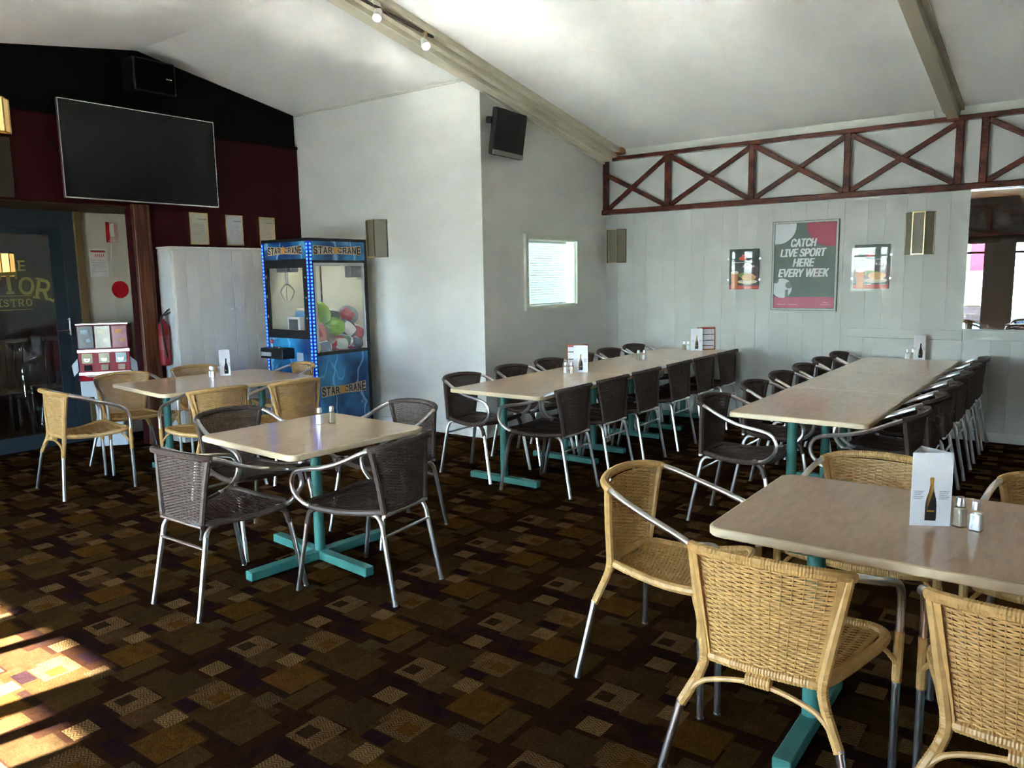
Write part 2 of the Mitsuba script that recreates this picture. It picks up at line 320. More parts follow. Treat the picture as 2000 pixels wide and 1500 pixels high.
# ------------------------------------------------------------------ chairs
def weave(S, rows, n, h, th, amp, stakes, hi, emblem=False):
    """horizontal strands woven over upright stakes on the surface S(s, t) -> (points, normals)"""
    s = np.linspace(-1, 1, n); V, F, at = [], [], 0
    for k in range(rows):
        t = np.full(n, (k + .5) / rows); p, nr, up = S(s, t)
        o = amp * np.cos(PI * stakes * (s + 1) / 2 + PI * k) * np.clip((1 - np.abs(s)) * 8, 0, 1)
        if emblem and .50 < t[0] < .80:
            on = (np.abs(s + .45 * (t[0] - .65) / .15 - .18) < .16) | (np.abs(s + .45 * (t[0] - .65) / .15 + .22) < .16); o = np.where(on, amp * 1.6, o)
        c = p + nr * o[:, None]
        q = [c + up * h / 2 + nr * th / 2, c - up * h / 2 + nr * th / 2, c - up * h / 2 - nr * th / 2, c + up * h / 2 - nr * th / 2]
        V.append(np.stack(q, 1).reshape(-1, 3)); j = np.arange(n - 1)
        for a in range(4):
            b = (a + 1) % 4
            if not hi and a in (1, 3) and False: continue
            F.append(at + np.stack([j * 4 + a, j * 4 + b, j * 4 + 4 + b, j * 4 + 4 + a], 1))
        at += 4 * n
    F = np.vstack(F); m = [trimesh.Trimesh(np.vstack(V), np.vstack([F[:, [0, 2, 1]], F[:, [0, 3, 2]]]), process=False)]
    nt = 10 if hi else 5
    for k in range(1, stakes):
        sk = np.full(nt, -1 + 2 * k / stakes); p, nr, up = S(sk, np.linspace(.0, 1, nt))
        m.append(tube(p, .0022 if hi else .003, 4, False))
    return cat(m)
def back_surface(wb, wt, z0, z1, y0, lean, bow):
    def S(s, t):
        w = wb + (wt - wb) * t
        P = lambda s, t: np.stack([(wb + (wt - wb) * t) * s, y0 - lean * t - (bow * (.35 + .65 * t)) * (1 - s * s), z0 + (z1 - z0) * t], 1)
        p = P(s, t); ds = P(s + .01, t) - P(s - .01, t); dt = P(s, t + .01) - P(s, t - .01)
        n = np.cross(dt, ds); n /= np.linalg.norm(n, axis=1, keepdims=True); u = dt / np.linalg.norm(dt, axis=1, keepdims=True); return p, n * 1.0, u
    return S
def seat_surface(wb, wf, y0, y1, z):
    def S(s, t):
        P = lambda s, t: np.stack([(wb + (wf - wb) * t) * s, y0 + (y1 - y0) * t, z - .018 * np.sin(PI * np.clip(t, 0, 1)) - .012 * (1 - s * s) + .012 * t], 1)
        p = P(s, t); ds = P(s + .01, t) - P(s - .01, t); dt = P(s, t + .01) - P(s, t - .01)
        n = np.cross(ds, dt); n /= np.linalg.norm(n, axis=1, keepdims=True); u = dt / np.linalg.norm(dt, axis=1, keepdims=True); return p, n, u
    return S
mir = lambda P: np.asarray(P, float) * [-1, 1, 1]
def both(P): P = np.asarray(P, float); return np.vstack([mir(P)[::1], P[::-1][1:]])   # runs left side -> middle -> right side
def seat_loop(wb, wf, y0, y1, z):
    P = [[0, y0 - .012, z + .004], [wb * .7, y0 - .005, z + .004], [wb, y0 + .03, z], [wb + (wf - wb) * .5, (y0 + y1) / 2, z - .012], [wf, y1 - .06, z + .006], [wf - .03, y1 - .008, z + .014], [wf * .55, y1 + .006, z + .01], [0, y1 + .008, z + .004]]
    R = catmull(P, 7); return np.vstack([R, mir(R)[::-1][1:]])
def chair_parts(kind, hi):
    """the parts of one armchair, facing +y, standing on z = 0: (name, mesh, material, smoothing)"""
    W = 'tan_wicker' if kind == 'tan' else 'brown_wicker'; out = []; sd = 10 if hi else 7; st = .012 if hi else .03
    add = lambda n, m, mat, sm=40: out.append((n, m, mat, sm))
    if kind == 'tan':
        half = [[.287, .215, .30], [.289, .222, .52], [.290, .212, .585], [.287, .175, .635], [.280, .10, .668], [.266, -.03, .712], [.238, -.155, .757], [.19, -.225, .777], [.10, -.262, .786], [0, -.272, .789]]
        C = catmull(half, 8); iw = int(np.argmin(np.abs(C[:, 1] + .178) + (C[:, 2] < .7)))
        for sg in (-1, 1):
            arm = C[:iw + 1] * [sg, 1, 1]
            add('armrest', tube(resample(arm, st * 1.2), .0125, sd), 'metal')
            add('front_leg', cat(tube([[sg * .287, .22, 0], [sg * .287, .215, .32]], .0125, sd), tube([[sg * .287, .22, 0], [sg * .287, .22, .006]], .0138, sd)), 'metal')
            add('leg_binding', wrapped([[sg * .287, .216, .305], [sg * .2885, .22, .47]], .0155, hi), W)
            add('rear_leg', cat(tube([[sg * .293, -.292, 0], [sg * .226, -.252, .305]], .0125, sd), tube([[sg * .293, -.292, 0], [sg * .292, -.291, .006]], .0138, sd)), 'metal')
            add('side_post', wrapped(catmull([[sg * .222, -.192, .772], [sg * .196, -.204, .62], [sg * .170, -.212, .46], [sg * .178, -.222, .40], [sg * .202, -.238, .345], [sg * .226, -.252, .295]], 8), .0165, hi), W)
            add('seat_bracket', wrapped([[sg * .215, -.245, .325], [sg * .285, .212, .36]][:1] + [[sg * .284, .20, .375]] if False else [[sg * .286, .212, .365], [sg * .262, .185, .41], [sg * .235, .165, .437]], .008, hi), W)
        add('top_rail', wrapped(np.vstack([C[iw:], mir(C[iw:])[::-1][1:]]), .0175, hi), W)
        add('arch_brace', wrapped(catmull([[-.215, -.246, .325], [-.15, -.238, .385], [0, -.234, .415], [.15, -.238, .385], [.215, -.246, .325]], 8), .0085, hi), W)
        add('brace_binding', wrapped([[-.035, -.236, .425], [.035, -.236, .425]], .021, hi), W)
        L = seat_loop(.165, .255, -.212, .225, .447)
        add('seat_frame', wrapped(L, .0175, hi), W)
        bs, ss = back_surface(.160, .208, .452, .772, -.206, -.012, .062), seat_surface(.158, .245, -.205, .220, .452)
        for sg in (-1, 1): add('side_band', cat(*[trimesh.convex.convex_hull(np.array([[sg * a, y, z] for a, y, z in ((.148, -.214, .45), (.170, -.206, .45), (.198, -.212, .76), (.226, -.194, .76), (.148, -.220, .45), (.170, -.212, .45), (.198, -.220, .76), (.226, -.202, .76))]))]), W, False)
    else:
        half = [[.240, .150, .455], [.250, .185, .457], [.258, .235, .474], [.266, .285, .525], [.268, .292, .580], [.269, .262, .628], [.269, .19, .650], [.267, .08, .668], [.258, -.03, .702], [.236, -.150, .755], [.19, -.222, .775], [.10, -.258, .784], [0, -.268, .787]]
        C = catmull(half, 7); iw = int(np.argmin(np.abs(C[:, 1] + .172) + (C[:, 2] < .7)))
        for sg in (-1, 1):
            add('armrest', tube(resample(C[:iw + 1] * [sg, 1, 1], st), .0125, sd), 'metal')
            add('front_leg', cat(tube([[sg * .264, .290, 0], [sg * .243, .222, .37]], .0125, sd), tube([[sg * .264, .290, 0], [sg * .2637, .289, .006]], .014, sd)), 'metal')
            add('leg_binding', wrapped([[sg * .243, .222, .36], [sg * .240, .205, .42], [sg * .238, .17, .447]], .0155, hi), W)
            add('rear_leg', cat(tube(catmull([[sg * .166, -.135, .430], [sg * .171, -.175, .426], [sg * .176, -.202, .395], [sg * .181, -.217, .33], [sg * .195, -.282, 0]], 5), .0125, sd), tube([[sg * .195, -.282, 0], [sg * .1948, -.281, .006]], .014, sd)), 'metal')
            add('side_post', wrapped(catmull([[sg * .219, -.188, .77], [sg * .192, -.202, .62], [sg * .166, -.213, .445]], 8), .0155, hi), W)
        add('stretcher', tube([[-.1815, -.222, .335], [.1815, -.222, .335]], .0075, sd), 'metal')
        add('crossbar', tube([[-.172, -.215, .437], [.172, -.215, .437]], .0115, sd), 'metal')
        add('top_rail', wrapped(np.vstack([C[iw:], mir(C[iw:])[::-1][1:]]), .0175, hi), W)
        add('seat_frame', wrapped(seat_loop(.165, .250, -.200, .235, .447), .0165, hi), W)
        bs, ss = back_surface(.158, .206, .452, .772, -.206, -.012, .060), seat_surface(.158, .240, -.195, .230, .452)
    if hi:
        add('backrest', weave(bs, 46, 29, .0058, .0020, .0034, 14, True), W, False); add('seat', weave(ss, 56, 29, .0066, .0020, .0028, 14, True), W, False)
    else:
        add('backrest', weave(bs, 30, 13, .0100, .003, .002, 8, False), W, False); add('seat', weave(ss, 34, 9, .0118, .003, .0015, 6, False), W, False)
    return out
CHAIRS = {}
def chair(kind, hi, x, y, face, label, group=None):
    """face: heading in degrees of what the chair looks at, 0 = +x, 90 = +y"""
    if (kind, hi) not in CHAIRS: CHAIRS[kind, hi] = [(n, shape(m, mat, None, sm)) for n, m, mat, sm in chair_parts(kind, hi)]
    t = thing('wicker_armchair', label, 'chair', group); M = T().translate([x, y, 0]).rotate([0, 0, 1], face - 90)
    for n, d in CHAIRS[kind, hi]: scene[unique(f'{t}__{n}')] = {**d, 'to_world': M}
    return t
ordn = ['first', 'second', 'third', 'fourth', 'fifth', 'sixth']
# square table
DB, TN = 'dark brown woven armchair', 'tan cane armchair'
chair('brown', True, -3.435, 2.135, 91, f'{DB} at the near left side of the square table')
chair('brown', True, -2.905, 2.665, 187, f'{DB} at the near right side of the square table')
chair('brown', True, -4.02, 2.72, 0, f'{DB} behind the far left edge of the square table')
chair('brown', True, -3.46, 3.34, 263, f'{DB} at the far right side of the square table')
# the table by the cupboard
chair('tan', True, -6.20, 2.75, 85, f'{TN} at the left end of the table by the cupboard')
chair('tan', True, -5.40, 3.31, 172, f'{TN}, left of two on the near side of the table by the cupboard')
chair('tan', True, -5.24, 3.88, 175, f'{TN}, right of two on the near side of the table by the cupboard')
chair('tan', True, -6.58, 3.33, -6, f'{TN} at the far side of its table, in front of the candy machine')
chair('tan', True, -6.52, 3.99, -3, f'{TN} at the far side of its table, in front of the white cupboard')
chair('tan', True, -6.02, 4.47, 255, f'{TN} at the far end of its table, before the crane machine')
# middle long table
MR = [4.70, 5.275, 5.85, 6.50, 7.075, 7.66]; ML = [4.78, 5.46, 6.06, 6.64, 7.21, 7.78]
for i, y in enumerate(MR): chair('brown', False, -3.145, y, 180, f'{DB}, {ordn[i]} from the near end, right side of the middle long table')
for i, y in enumerate(ML): chair('brown', False, -3.885, y, 0, f'{DB}, {ordn[i]} from the near end, left side of the middle long table')
RL = [4.72, 5.48, 6.10, 6.70, 7.28, 7.86]; RR = [4.80, 5.44, 6.05, 6.73, 7.36, 7.93]
for i, y in enumerate(RL): chair('brown', False, -1.70, y, 0, f'{DB}, {ordn[i]} from the near end, left side of the right long table')
for i, y in enumerate(RR): chair('brown', False, -.945, y, 180, f'{DB}, {ordn[i]} from the near end, right side of the right long table')
# foreground table
chair('tan', True, -1.235, 2.735, 0, f'{TN} side on at the left end of the foreground table')
chair('tan', True, -.685, 2.295, 91, f'{TN} with its back to the viewer, left of two before the foreground table')
chair('tan', True, -.045, 2.295, 90, f'{TN} cut by the right edge, right of two before the foreground table')
chair('tan', True, -.66, 3.27, 270, f'{TN} facing the viewer behind the foreground table, left of the menu card')
chair('tan', True, -.0, 3.27, 270, f'{TN} behind the foreground table at the right edge, mostly out of view')

# ------------------------------------------------------------------ tables
TEAL, EDGE = rgb('3a6f66'), rgb('d9c3a0')
def table(name, label, cx, cy, w, l, rot=0.0, cols=((0, 0),), foot='cross', r=.055, feet_span=.64, rail=True):
    """a table whose long side runs along its own y; cols: where the columns stand"""
    t = thing(name, label, 'table'); M = rotz(math.radians(rot), (cx, cy, 0)); h = .74
    loops = [rrect(w - 2 * i, l - 2 * i, max(r - i, .004), z) for i, z in ((.03, .7085), (.004, .7095), (0, .714), (0, .733), (.003, .738), (.009, .7402), (.0095, .7398))]
    obj('edge_band', loft(loops, True, False), 'satin', t, EDGE, smooth=35, M=M)
    obj('tabletop', loft([rrect(w - .0188, l - .0188, r - .009, .739), rrect(w - .0192, l - .0192, r - .009, .7405)], False, True), 'laminate', t, smooth=False, M=M)
    for c in cols:
        obj('column', loft([circ(.030, .035, 16, c), circ(.030, .690, 16, c)]), 'satin', t, TEAL, M=M)
        obj('top_plate', bx(c[0] - .20, c[0] + .20, c[1] - .04, c[1] + .04, .690, .709, .003), 'satin', t, TEAL, smooth=False, M=M)
        if foot == 'cross':
            for a in (0, 90):
                m = bx(-.45, .45, -.03, .03, .006, .055, .004); m.apply_transform(rotz(math.radians(a - 2), (c[0], c[1], 0))); obj('foot', m, 'satin', t, TEAL, smooth=False, M=M)
                for q in (-1, 1):
                    g = bx(q * .435 - .012, q * .435 + .012, -.028, .028, 0, .007); g.apply_transform(rotz(math.radians(a - 2), (c[0], c[1], 0))); obj('glide', g, 'satin', t, rgb('141414'), smooth=False, M=M)
        else:
            obj('foot', bx(c[0] - feet_span / 2, c[0] + feet_span / 2, c[1] - .03, c[1] + .03, .006, .052, .004), 'satin', t, TEAL, smooth=False, M=M)
            [obj('glide', bx(c[0] + s * (feet_span / 2 - .02) - .012, c[0] + s * (feet_span / 2 - .02) + .012, c[1] - .028, c[1] + .028, 0, .007), 'satin', t, rgb('141414'), smooth=False, M=M) for s in (-1, 1)]
    if len(cols) > 1 and rail:
        (xa, ya), (xb, yb) = cols
        if abs(xa - xb) < .01: obj('rail', bx(xa - .012, xa + .012, ya, yb, .635, .685, .003), 'satin', t, TEAL, smooth=False, M=M)
        else: obj('rail', bx(xa, xb, ya - .012, ya + .012, .635, .685, .003), 'satin', t, TEAL, smooth=False, M=M)
    return t
TT = 'beige laminate table with cream edge'
table('dining_table', f'square {TT} and teal cross foot, dark chairs around it', -3.43, 2.735, .87, .90, -3, ((0, 0),), 'cross')
table('dining_table', f'{TT} before the white cupboard, tan chairs around it', -6.0, 3.76, 1.02, 1.35, -6, ((0, -.43), (0, .43)), 'bar', .07)
for nm, xc, segs in (('middle', -3.458, (4.38, 5.725, 6.93, 8.14)), ('right', -1.32, (4.49, 5.73, 6.92, 8.10))):
    for i, wh in enumerate(('near', 'centre', 'far')):
        a, b = segs[i] + .001, segs[i + 1] - .001
        table('dining_table', f'{TT}, {wh} unit of the {nm} row of three joined tables', xc, (a + b) / 2, .838 if nm == 'middle' else .80, b - a, 0, ((-.08, -(b - a) / 2 + .24), (-.08, (b - a) / 2 - .24)), 'bar', .035)

def long_x_table():
    # the foreground table: its long side runs along x, so it is built along y and turned
    return table('dining_table', f'{TT} and teal columns, large in the foreground at right', -.30, 2.795, .85, 1.36, 90, ((-.18, -.38), (-.18, .38)), 'bar', .06)
long_x_table()

# ------------------------------------------------------------------ things on the tables
TZ = .7405
WHITEP, INK = rgb('e8e9ec'), rgb('1b1c22')
def bottle_poly(h, w):
    P = [(-.5, 0), (-.52, .06), (-.5, .38), (-.42, .52), (-.22, .68), (-.17, .80), (-.17, .93), (-.20, .94), (-.20, .97), (-.16, 1), (.16, 1), (.20, .97), (.20, .94), (.17, .93), (.17, .80), (.22, .68), (.42, .52), (.5, .38), (.52, .06), (.5, 0)]
    return Polygon([(a * w, b * h) for a, b in P])
def menu_prism(x, y, face, label, h=.245, w=.125, gold=True):
    """a three-sided card; 'face' = the heading in degrees of the side with the bottle"""
    t = thing('menu_stand', label, 'menu'); a = math.radians(face)
    r = w / math.sqrt(3); P = [np.array([r * math.cos(a + PI / 3 + k * 2 * PI / 3), r * math.sin(a + PI / 3 + k * 2 * PI / 3)]) for k in range(3)]
    for k in range(3):
        p, q = P[k], P[(k + 1) % 3]; d = (q - p) / np.linalg.norm(q - p); nn = np.array([d[1], -d[0]]); 
        v = [[*(c + nn * o), z] for c in (p, q) for o in (0, -.0012) for z in (0, h)]
        m = trimesh.convex.convex_hull(np.array(v)); obj('card_panel', m, 'satin', t, WHITEP, smooth=False, M=FR([x, y, TZ], [1, 0, 0], [0, 1, 0], [0, 0, 1]))
    nx, ny = math.cos(a), math.sin(a); M = FR([x + nx * (r / 2 + .0006), y + ny * (r / 2 + .0006), TZ], [-ny, nx, 0], [0, 0, 1], [nx, ny, 0])
    bh = .145 * h / .245; m = extrude(affinity.translate(bottle_poly(bh, .034), 0 if gold else .01, .018), .0006)
    c = np.where((m.vertices[:, 1:2] > .018 + bh * .70), np.array(rgb('b98a3a') if gold else rgb('3a1420')), np.array(INK))
    b = obj('printed_bottle', m, 'satin', t, c, smooth=False, M=M)
    obj('printed_label', extrude(sbox(-.012, .018 + bh * .2, .012, .018 + bh * .24), .0006, .0007), 'satin', b, rgb('a8842a'), smooth=False, M=M)
    for s in (-1, 1):
        obj('print_lines', cat(*[extrude(sbox(s * .04 - .016, .115 - .006 * i, s * .04 + .016 - .004 * (i % 3), .1175 - .006 * i), .0004) for i in range(5)]), 'satin', t, rgb('a9adb8'), smooth=False, M=M)
    return t
def menu_card(x, y, face, label, h=.24, w=.15):
    """a flat upright card with a wooden edge, printed with bars"""
    t = thing('menu_card', label, 'menu'); a = math.radians(face); M = FR([x, y, TZ], [-math.sin(a), math.cos(a), 0], [0, 0, 1], [math.cos(a), math.sin(a), 0])
    obj('frame', cat(bx(-w / 2, w / 2, 0, .012, -.008, .008), bx(-w / 2, w / 2, h - .006, h, -.008, .008), bx(-w / 2, -w / 2 + .007, 0, h, -.008, .008), bx(w / 2 - .007, w / 2, 0, h, -.008, .008)), 'satin', t, rgb('a8672f'), smooth=False, M=M)
    obj('sheet', bx(-w / 2 + .006, w / 2 - .006, .01, h - .004, -.004, .004), 'satin', t, WHITEP, smooth=False, M=M)
    obj('printed_bars', cat(*[bx(-w / 2 + .012, w / 2 - .012, z, z + .008, .003, .0048) for z in (.04, .10, .165)]), 'satin', t, rgb('4a2a3a'), smooth=False, M=M)
    obj('printed_header', bx(-w / 2 + .008, w / 2 - .008, h - .022, h - .008, .003, .0048), 'satin', t, rgb('b3313a'), smooth=False, M=M)
    return t
def shaker(x, y, pepper, label, rot=0.0, s=1.0):
    t = thing('shaker', label, 'shaker'); M = rotz(math.radians(rot), (x, y, TZ)) @ np.diag([s, s, s, 1])
    def sq(w, z, r): return rrect(w, w, r, z, 4)
    obj('jar', loft([sq(.038, 0, .008), sq(.040, .004, .008), sq(.0375, .045, .009), sq(.037, .058, .012), sq(.029, .068, .0144), sq(.027, .074, .0134)], True, False), 'pane_glass', t, smooth=30, M=M)
    obj('filling', loft([sq(.033, .004, .006), sq(.032, .052 if not pepper else .058, .008), sq(.027, .056 if not pepper else .064, .010)]), 'matte', t, rgb('eef0f2') if not pepper else rgb('a89c86'), smooth=30, M=M)
    obj('lid', loft([circ(.0150, .069, 16), circ(.0155, .071, 16), circ(.0150, .090, 16), circ(.0138, .096, 16), circ(.010, .0995, 16), circ(.004, .1005, 16)]), 'metal', t, smooth=35, M=M)
    return t
def pair(pa, pb, where, first_pepper=True):
    for (x, y), pep in ((pa, first_pepper), (pb, not first_pepper)):
        shaker(x, y, pep, f"glass {'pepper' if pep else 'salt'} shaker with chrome lid, {where}", rng.uniform(0, 90))
menu_prism(-.388, 2.815, -62, 'white three-sided menu card with sparkling wine bottle, on the foreground table')
pair((-.292, 2.832), (-.243, 2.812), 'on the foreground table beside the menu card')
pair((-3.545, 2.962), (-3.565, 2.888), 'on the square table', True)
menu_prism(-3.535, 5.755, -66, 'white three-sided menu card on the near end of the middle long table', .233)
menu_card(-3.60, 5.80, -50, 'orange-edged menu card behind the nearer white menu on the middle long table', .235, .19)
pair((-3.545, 5.615), (-3.590, 5.590), 'before the nearer menus on the middle long table', True)
pair((-3.53, 6.82), (-3.48, 6.85), 'alone halfway along the middle long table', True)
menu_prism(-3.43, 8.0, -66, 'white three-sided menu card at the far end of the middle long table', .24)
menu_card(-3.36, 8.09, -45, 'orange-edged menu card at the far end of the middle long table', .25, .20)
pair((-3.54, 7.92), (-3.50, 7.94), 'at the far end of the middle long table', True)
menu_prism(-1.25, 8.07, -72, 'tall white three-sided menu card at the wall end of the right long table', .228, .10, False)
pair((-1.34, 8.03), (-1.295, 8.05), 'at the wall end of the right long table', False)
menu_prism(-6.20, 3.99, -30, 'white three-sided menu card with a wine bottle on the table by the cupboard', .232, .09, False)
pair((-6.20, 3.85), (-6.14, 3.83), 'on the table by the cupboard', False)

# ------------------------------------------------------------------ wall lamps
def sconce(name, label, M, lit=False, h=.39, w=.27, s=1.0, glow=1.0):
    t = thing(name, label, 'wall lamp'); M = M @ np.diag([s, s, s, 1])
    P = [(-w / 2, .0), (-w / 2 + .03, .055), (-.047, .095), (.047, .095), (w / 2 - .03, .055), (w / 2, .0)]
    P = [(-w / 2, .004), (-.05, .092), (.05, .092), (w / 2, .004)]
    place = FR([0, 0, 0], [1, 0, 0], [0, 0, 1], [0, -1, 0])      # local x right, y outwards, z up
    L = lambda m: (m.apply_transform(np.array([[1, 0, 0, 0], [0, 0, 1, 0], [0, 1, 0, 0], [0, 0, 0, 1.]])), m)[1]
    obj('back_plate', L(bx(-w / 2, w / 2, 0, .006, -h / 2, h / 2)), 'brass', t, smooth=False, M=M)
    for i in range(3):
        p, q = np.array(P[i]), np.array(P[i + 1]); d = (q - p) / np.linalg.norm(q - p); n = np.array([-d[1], d[0]])
        v = [[*(c + n * o), z] for c in (p + d * .006, q - d * .006) for o in (-.004, -.001) for z in (-h / 2 + .006, h / 2 - .006)]
        k = obj('glass_panel', L(trimesh.convex.convex_hull(np.array(v))), 'satin', t, rgb('7d7a68') if not lit else rgb('f0d9a0'), smooth=False, M=M)
        if lit: scene[k]['emitter'] = {'type': 'area', 'radiance': lum([glow * c for c in ((2.6, 1.5, .45) if i == 1 else (1.2, .62, .16))])}
    bars = [bx(p[0] - .006, p[0] + .006, p[1] - .006, p[1] + .004, -h / 2, h / 2) for p in P]
    for z in (-h / 2, h / 2 - .008):
        for i in range(3):
            p, q = np.array(P[i]), np.array(P[i + 1]); d = (q - p) / np.linalg.norm(q - p); n = np.array([-d[1], d[0]])
            bars.append(trimesh.convex.convex_hull(np.array([[*(c + n * o), zz] for c in (p, q) for o in (-.005, .003) for zz in (z, z + .008)])))
    obj('frame', L(cat(*bars)), 'brass' if lit else 'bronze', t, smooth=False, M=M)
    if not lit: obj('bright_edge', L(cat(*[bx(a - .004, a + .004, .093, .100, -h / 2, h / 2) for a in (-.05, .05)], *[bx(-.05, .05, .093, .100, z, z + .008) for z in (-h / 2, h / 2 - .008)])), 'brass', t, smooth=False, M=M)
    return t
sconce('wall_sconce', 'unlit three-panel wall lamp on the pale back wall, in the corner by the blind window', on_back(-4.525, YC, 1.912), w=.25)
sconce('wall_sconce', 'unlit three-panel wall lamp with bright brass edge on the back wall between poster and mirror', on_back(-1.312, YC, 1.912), w=.24)
sconce('wall_sconce', 'unlit three-panel wall lamp on the white wall above the crane machine', on_back(-6.10, YA, 1.998), w=.31)
sconce('wall_sconce', 'lit wall lamp at upper left edge beside the black screen', on_left(XD + .03, 2.745, 2.965), lit=True, h=.28, w=.25, glow=.32)

# ------------------------------------------------------------------ screens
t = thing('television', 'large black flat screen with thin silver edge, high on the maroon wall', 'television')
M = on_left(-7.16, 3.925, 2.74); w, h = 1.475, .835
obj('casing', bx(-w / 2 + .01, w / 2 - .01, -h / 2 + .01, h / 2 - .01, -.05, .0), 'satin', t, rgb('0c0c0d'), smooth=False, M=M)
obj('edge_frame', cat(bx(-w / 2, w / 2, h / 2 - .006, h / 2, -.03, .004), bx(-w / 2, w / 2, -h / 2, -h / 2 + .010, -.03, .004), bx(-w / 2, -w / 2 + .006, -h / 2, h / 2, -.03, .004), bx(w / 2 - .006, w / 2, -h / 2, h / 2, -.03, .004)), 'metal', t, smooth=False, M=M)
obj('screen', bx(-w / 2 + .006, w / 2 - .006, -h / 2 + .010, h / 2 - .006, -.01, .002), 'screen_black', t, smooth=False, M=M)
obj('bracket', cat(bx(-.22, .22, -.18, .18, -.065, -.045), bx(-.06, .06, -.06, .06, -.19, -.06)), 'satin', t, rgb('111111'), smooth=False, M=M)
t = thing('monitor', 'small black screen with silver lower strip on the shaded wall over the blind window', 'television')
M = FR([XB + .16, 6.115, 2.915], [-.10, .995, 0], [.105, .0105, .994], [.98, .0985, -.105])
Mr = np.eye(4); Rm = trimesh.transformations.euler_matrix(0, math.radians(9), math.radians(4)); M = Rm.copy(); M[:3, 3] = [XB + .15, 6.10, 2.915]; M = M @ on_left(0, 0, 0)
obj('casing', bx(-.265, .265, -.21, .21, -.06, 0, .01), 'satin', t, rgb('101011'), smooth=False, M=M)
obj('screen', bx(-.25, .25, -.155, .195, -.01, .002), 'screen_black', t, smooth=False, M=M)
obj('speaker_strip', bx(-.262, .262, -.208, -.165, -.01, .003), 'satin', t, rgb('8f8f86'), smooth=False, M=M)
obj('wall_arm', bx(-.05, .05, -.06, .06, -.135, -.05), 'satin', t, rgb('0e0e0e'), smooth=False, M=M)
obj('side_knob', bx(-.30, -.26, .06, .12, -.10, -.04, .01), 'satin', t, rgb('0e0e0e'), smooth=False, M=M)
t = thing('speaker', 'black box loudspeaker mounted under the apex of the black gable', 'speaker')
M = on_left(XD + .02, 4.06, 3.475)
obj('cabinet', bx(-.205, .205, -.15, .15, 0, .22, .012), 'satin', t, rgb('0a0a0a'), smooth=False, M=M)
obj('grille', bx(-.19, .19, -.135, .135, .215, .226, .006), 'matte', t, rgb('0b0b0b'), smooth=False, M=M)
obj('badge', bx(.10, .155, -.012, -.002, .224, .229), 'metal', t, smooth=False, M=M)

# ------------------------------------------------------------------ blind window on the inner wall
wn = struct('window_1', 'small window with a closed white slatted blind in the shaded wall')
CW = rgb('d9dacb')
obj('casing', cat(bx(XB, XB + .035, WY0 - .045, WY0, WZ0 - .045, WZ1 + .055), bx(XB, XB + .035, WY1, WY1 + .04, WZ0 - .045, WZ1 + .03), bx(XB, XB + .035, WY0, WY1, WZ1, WZ1 + .05), bx(XB, XB + .035, WY0, WY1, WZ0 - .045, WZ0)), 'satin', wn, CW, smooth=False)
obj('reveal', cat(bx(XB - .14, XB + .005, WY0 - .002, WY0 + .006, WZ0, WZ1), bx(XB - .14, XB + .005, WY1 - .006, WY1 + .002, WZ0, WZ1), bx(XB - .14, XB + .005, WY0, WY1, WZ0 - .002, WZ0 + .006), bx(XB - .14, XB + .005, WY0, WY1, WZ1 - .006, WZ1 + .002)), 'satin', wn, CW, smooth=False)
sash = obj('pane', bx(XB - .142, XB - .138, WY0, WY1, WZ0, WZ1), 'pane_glass', wn, smooth=False)
k = obj('added_glow_panel', bx(XB - .52, XB - .50, WY0 - .1, WY1 + .1, WZ0 - .1, WZ1 + .1), 'satin', wn, rgb('ffffff'), smooth=False)  # glowing panel added behind the pane to brighten the slats
scene[k]['emitter'] = {'type': 'area', 'radiance': lum((.36, .42, .39))}
sl = bx(WY0 + .012, WY1 - .075, -.0165, .0165, -.0004, .0004); 
sl.apply_transform(trimesh.transformations.rotation_matrix(math.radians(74), [1, 0, 0])); sl.apply_transform(FR([0, 0, 0], [0, 1, 0], [1, 0, 0], [0, 0, 1]))
sld = shape(sl, 'slat_vinyl', None, False)
for i in range(26):
    scene[unique(f'{wn}__slat')] = {**sld, 'to_world': T().translate([XB - .085, 0, WZ0 + .03 + i * .0255])}
obj('head_rail', bx(XB - .105, XB - .065, WY0 + .01, WY1 - .07, WZ1 - .028, WZ1 - .004), 'satin', wn, rgb('dfe3da'), smooth=False)
obj('bottom_rail', bx(XB - .098, XB - .072, WY0 + .012, WY1 - .075, WZ0 + .008, WZ0 + .020), 'satin', wn, rgb('dfe3da'), smooth=False)

# ------------------------------------------------------------------ posters on the back wall
def clip(p, w, h): return p.intersection(sbox(0, 0, w, h))
def layer(name, poly, d, c, t, M, mat='satin', z=0.0): return obj(name, extrude(poly, d, z), mat, t, c, smooth=False, M=M)
w, h = .605, .86
t = thing('poster', 'large framed green and red sport poster reading CATCH LIVE SPORT HERE EVERY WEEK', 'poster'); M = on_back(-2.655, YC - .012, 1.205)
FRC = rgb('8f918c')
obj('frame', cat(bx(-.022, 0, -.022, h + .022, -.012, .012), bx(w, w + .022, -.022, h + .022, -.012, .012), bx(0, w, -.022, 0, -.012, .012), bx(0, w, h, h + .022, -.012, .012)), 'satin', t, rgb('b4b7b2'), smooth=False, M=M)
obj('frame_line', cat(bx(-.024, -.018, -.024, h + .024, -.012, .014), bx(w + .018, w + .024, -.024, h + .024, -.012, .014), bx(-.02, w + .02, -.024, -.018, -.012, .014), bx(-.02, w + .02, h + .018, h + .024, -.012, .014),
    bx(-.003, .001, 0, h, -.01, .0135), bx(w - .001, w + .003, 0, h, -.01, .0135), bx(0, w, -.003, .001, -.01, .0135), bx(0, w, h - .001, h + .003, -.01, .0135)), 'satin', t, rgb('70746f'), smooth=False, M=M)
sheet = obj('sheet', bx(0, w, 0, h, -.006, .004), 'satin', t, rgb('57695f'), smooth=False, M=M)
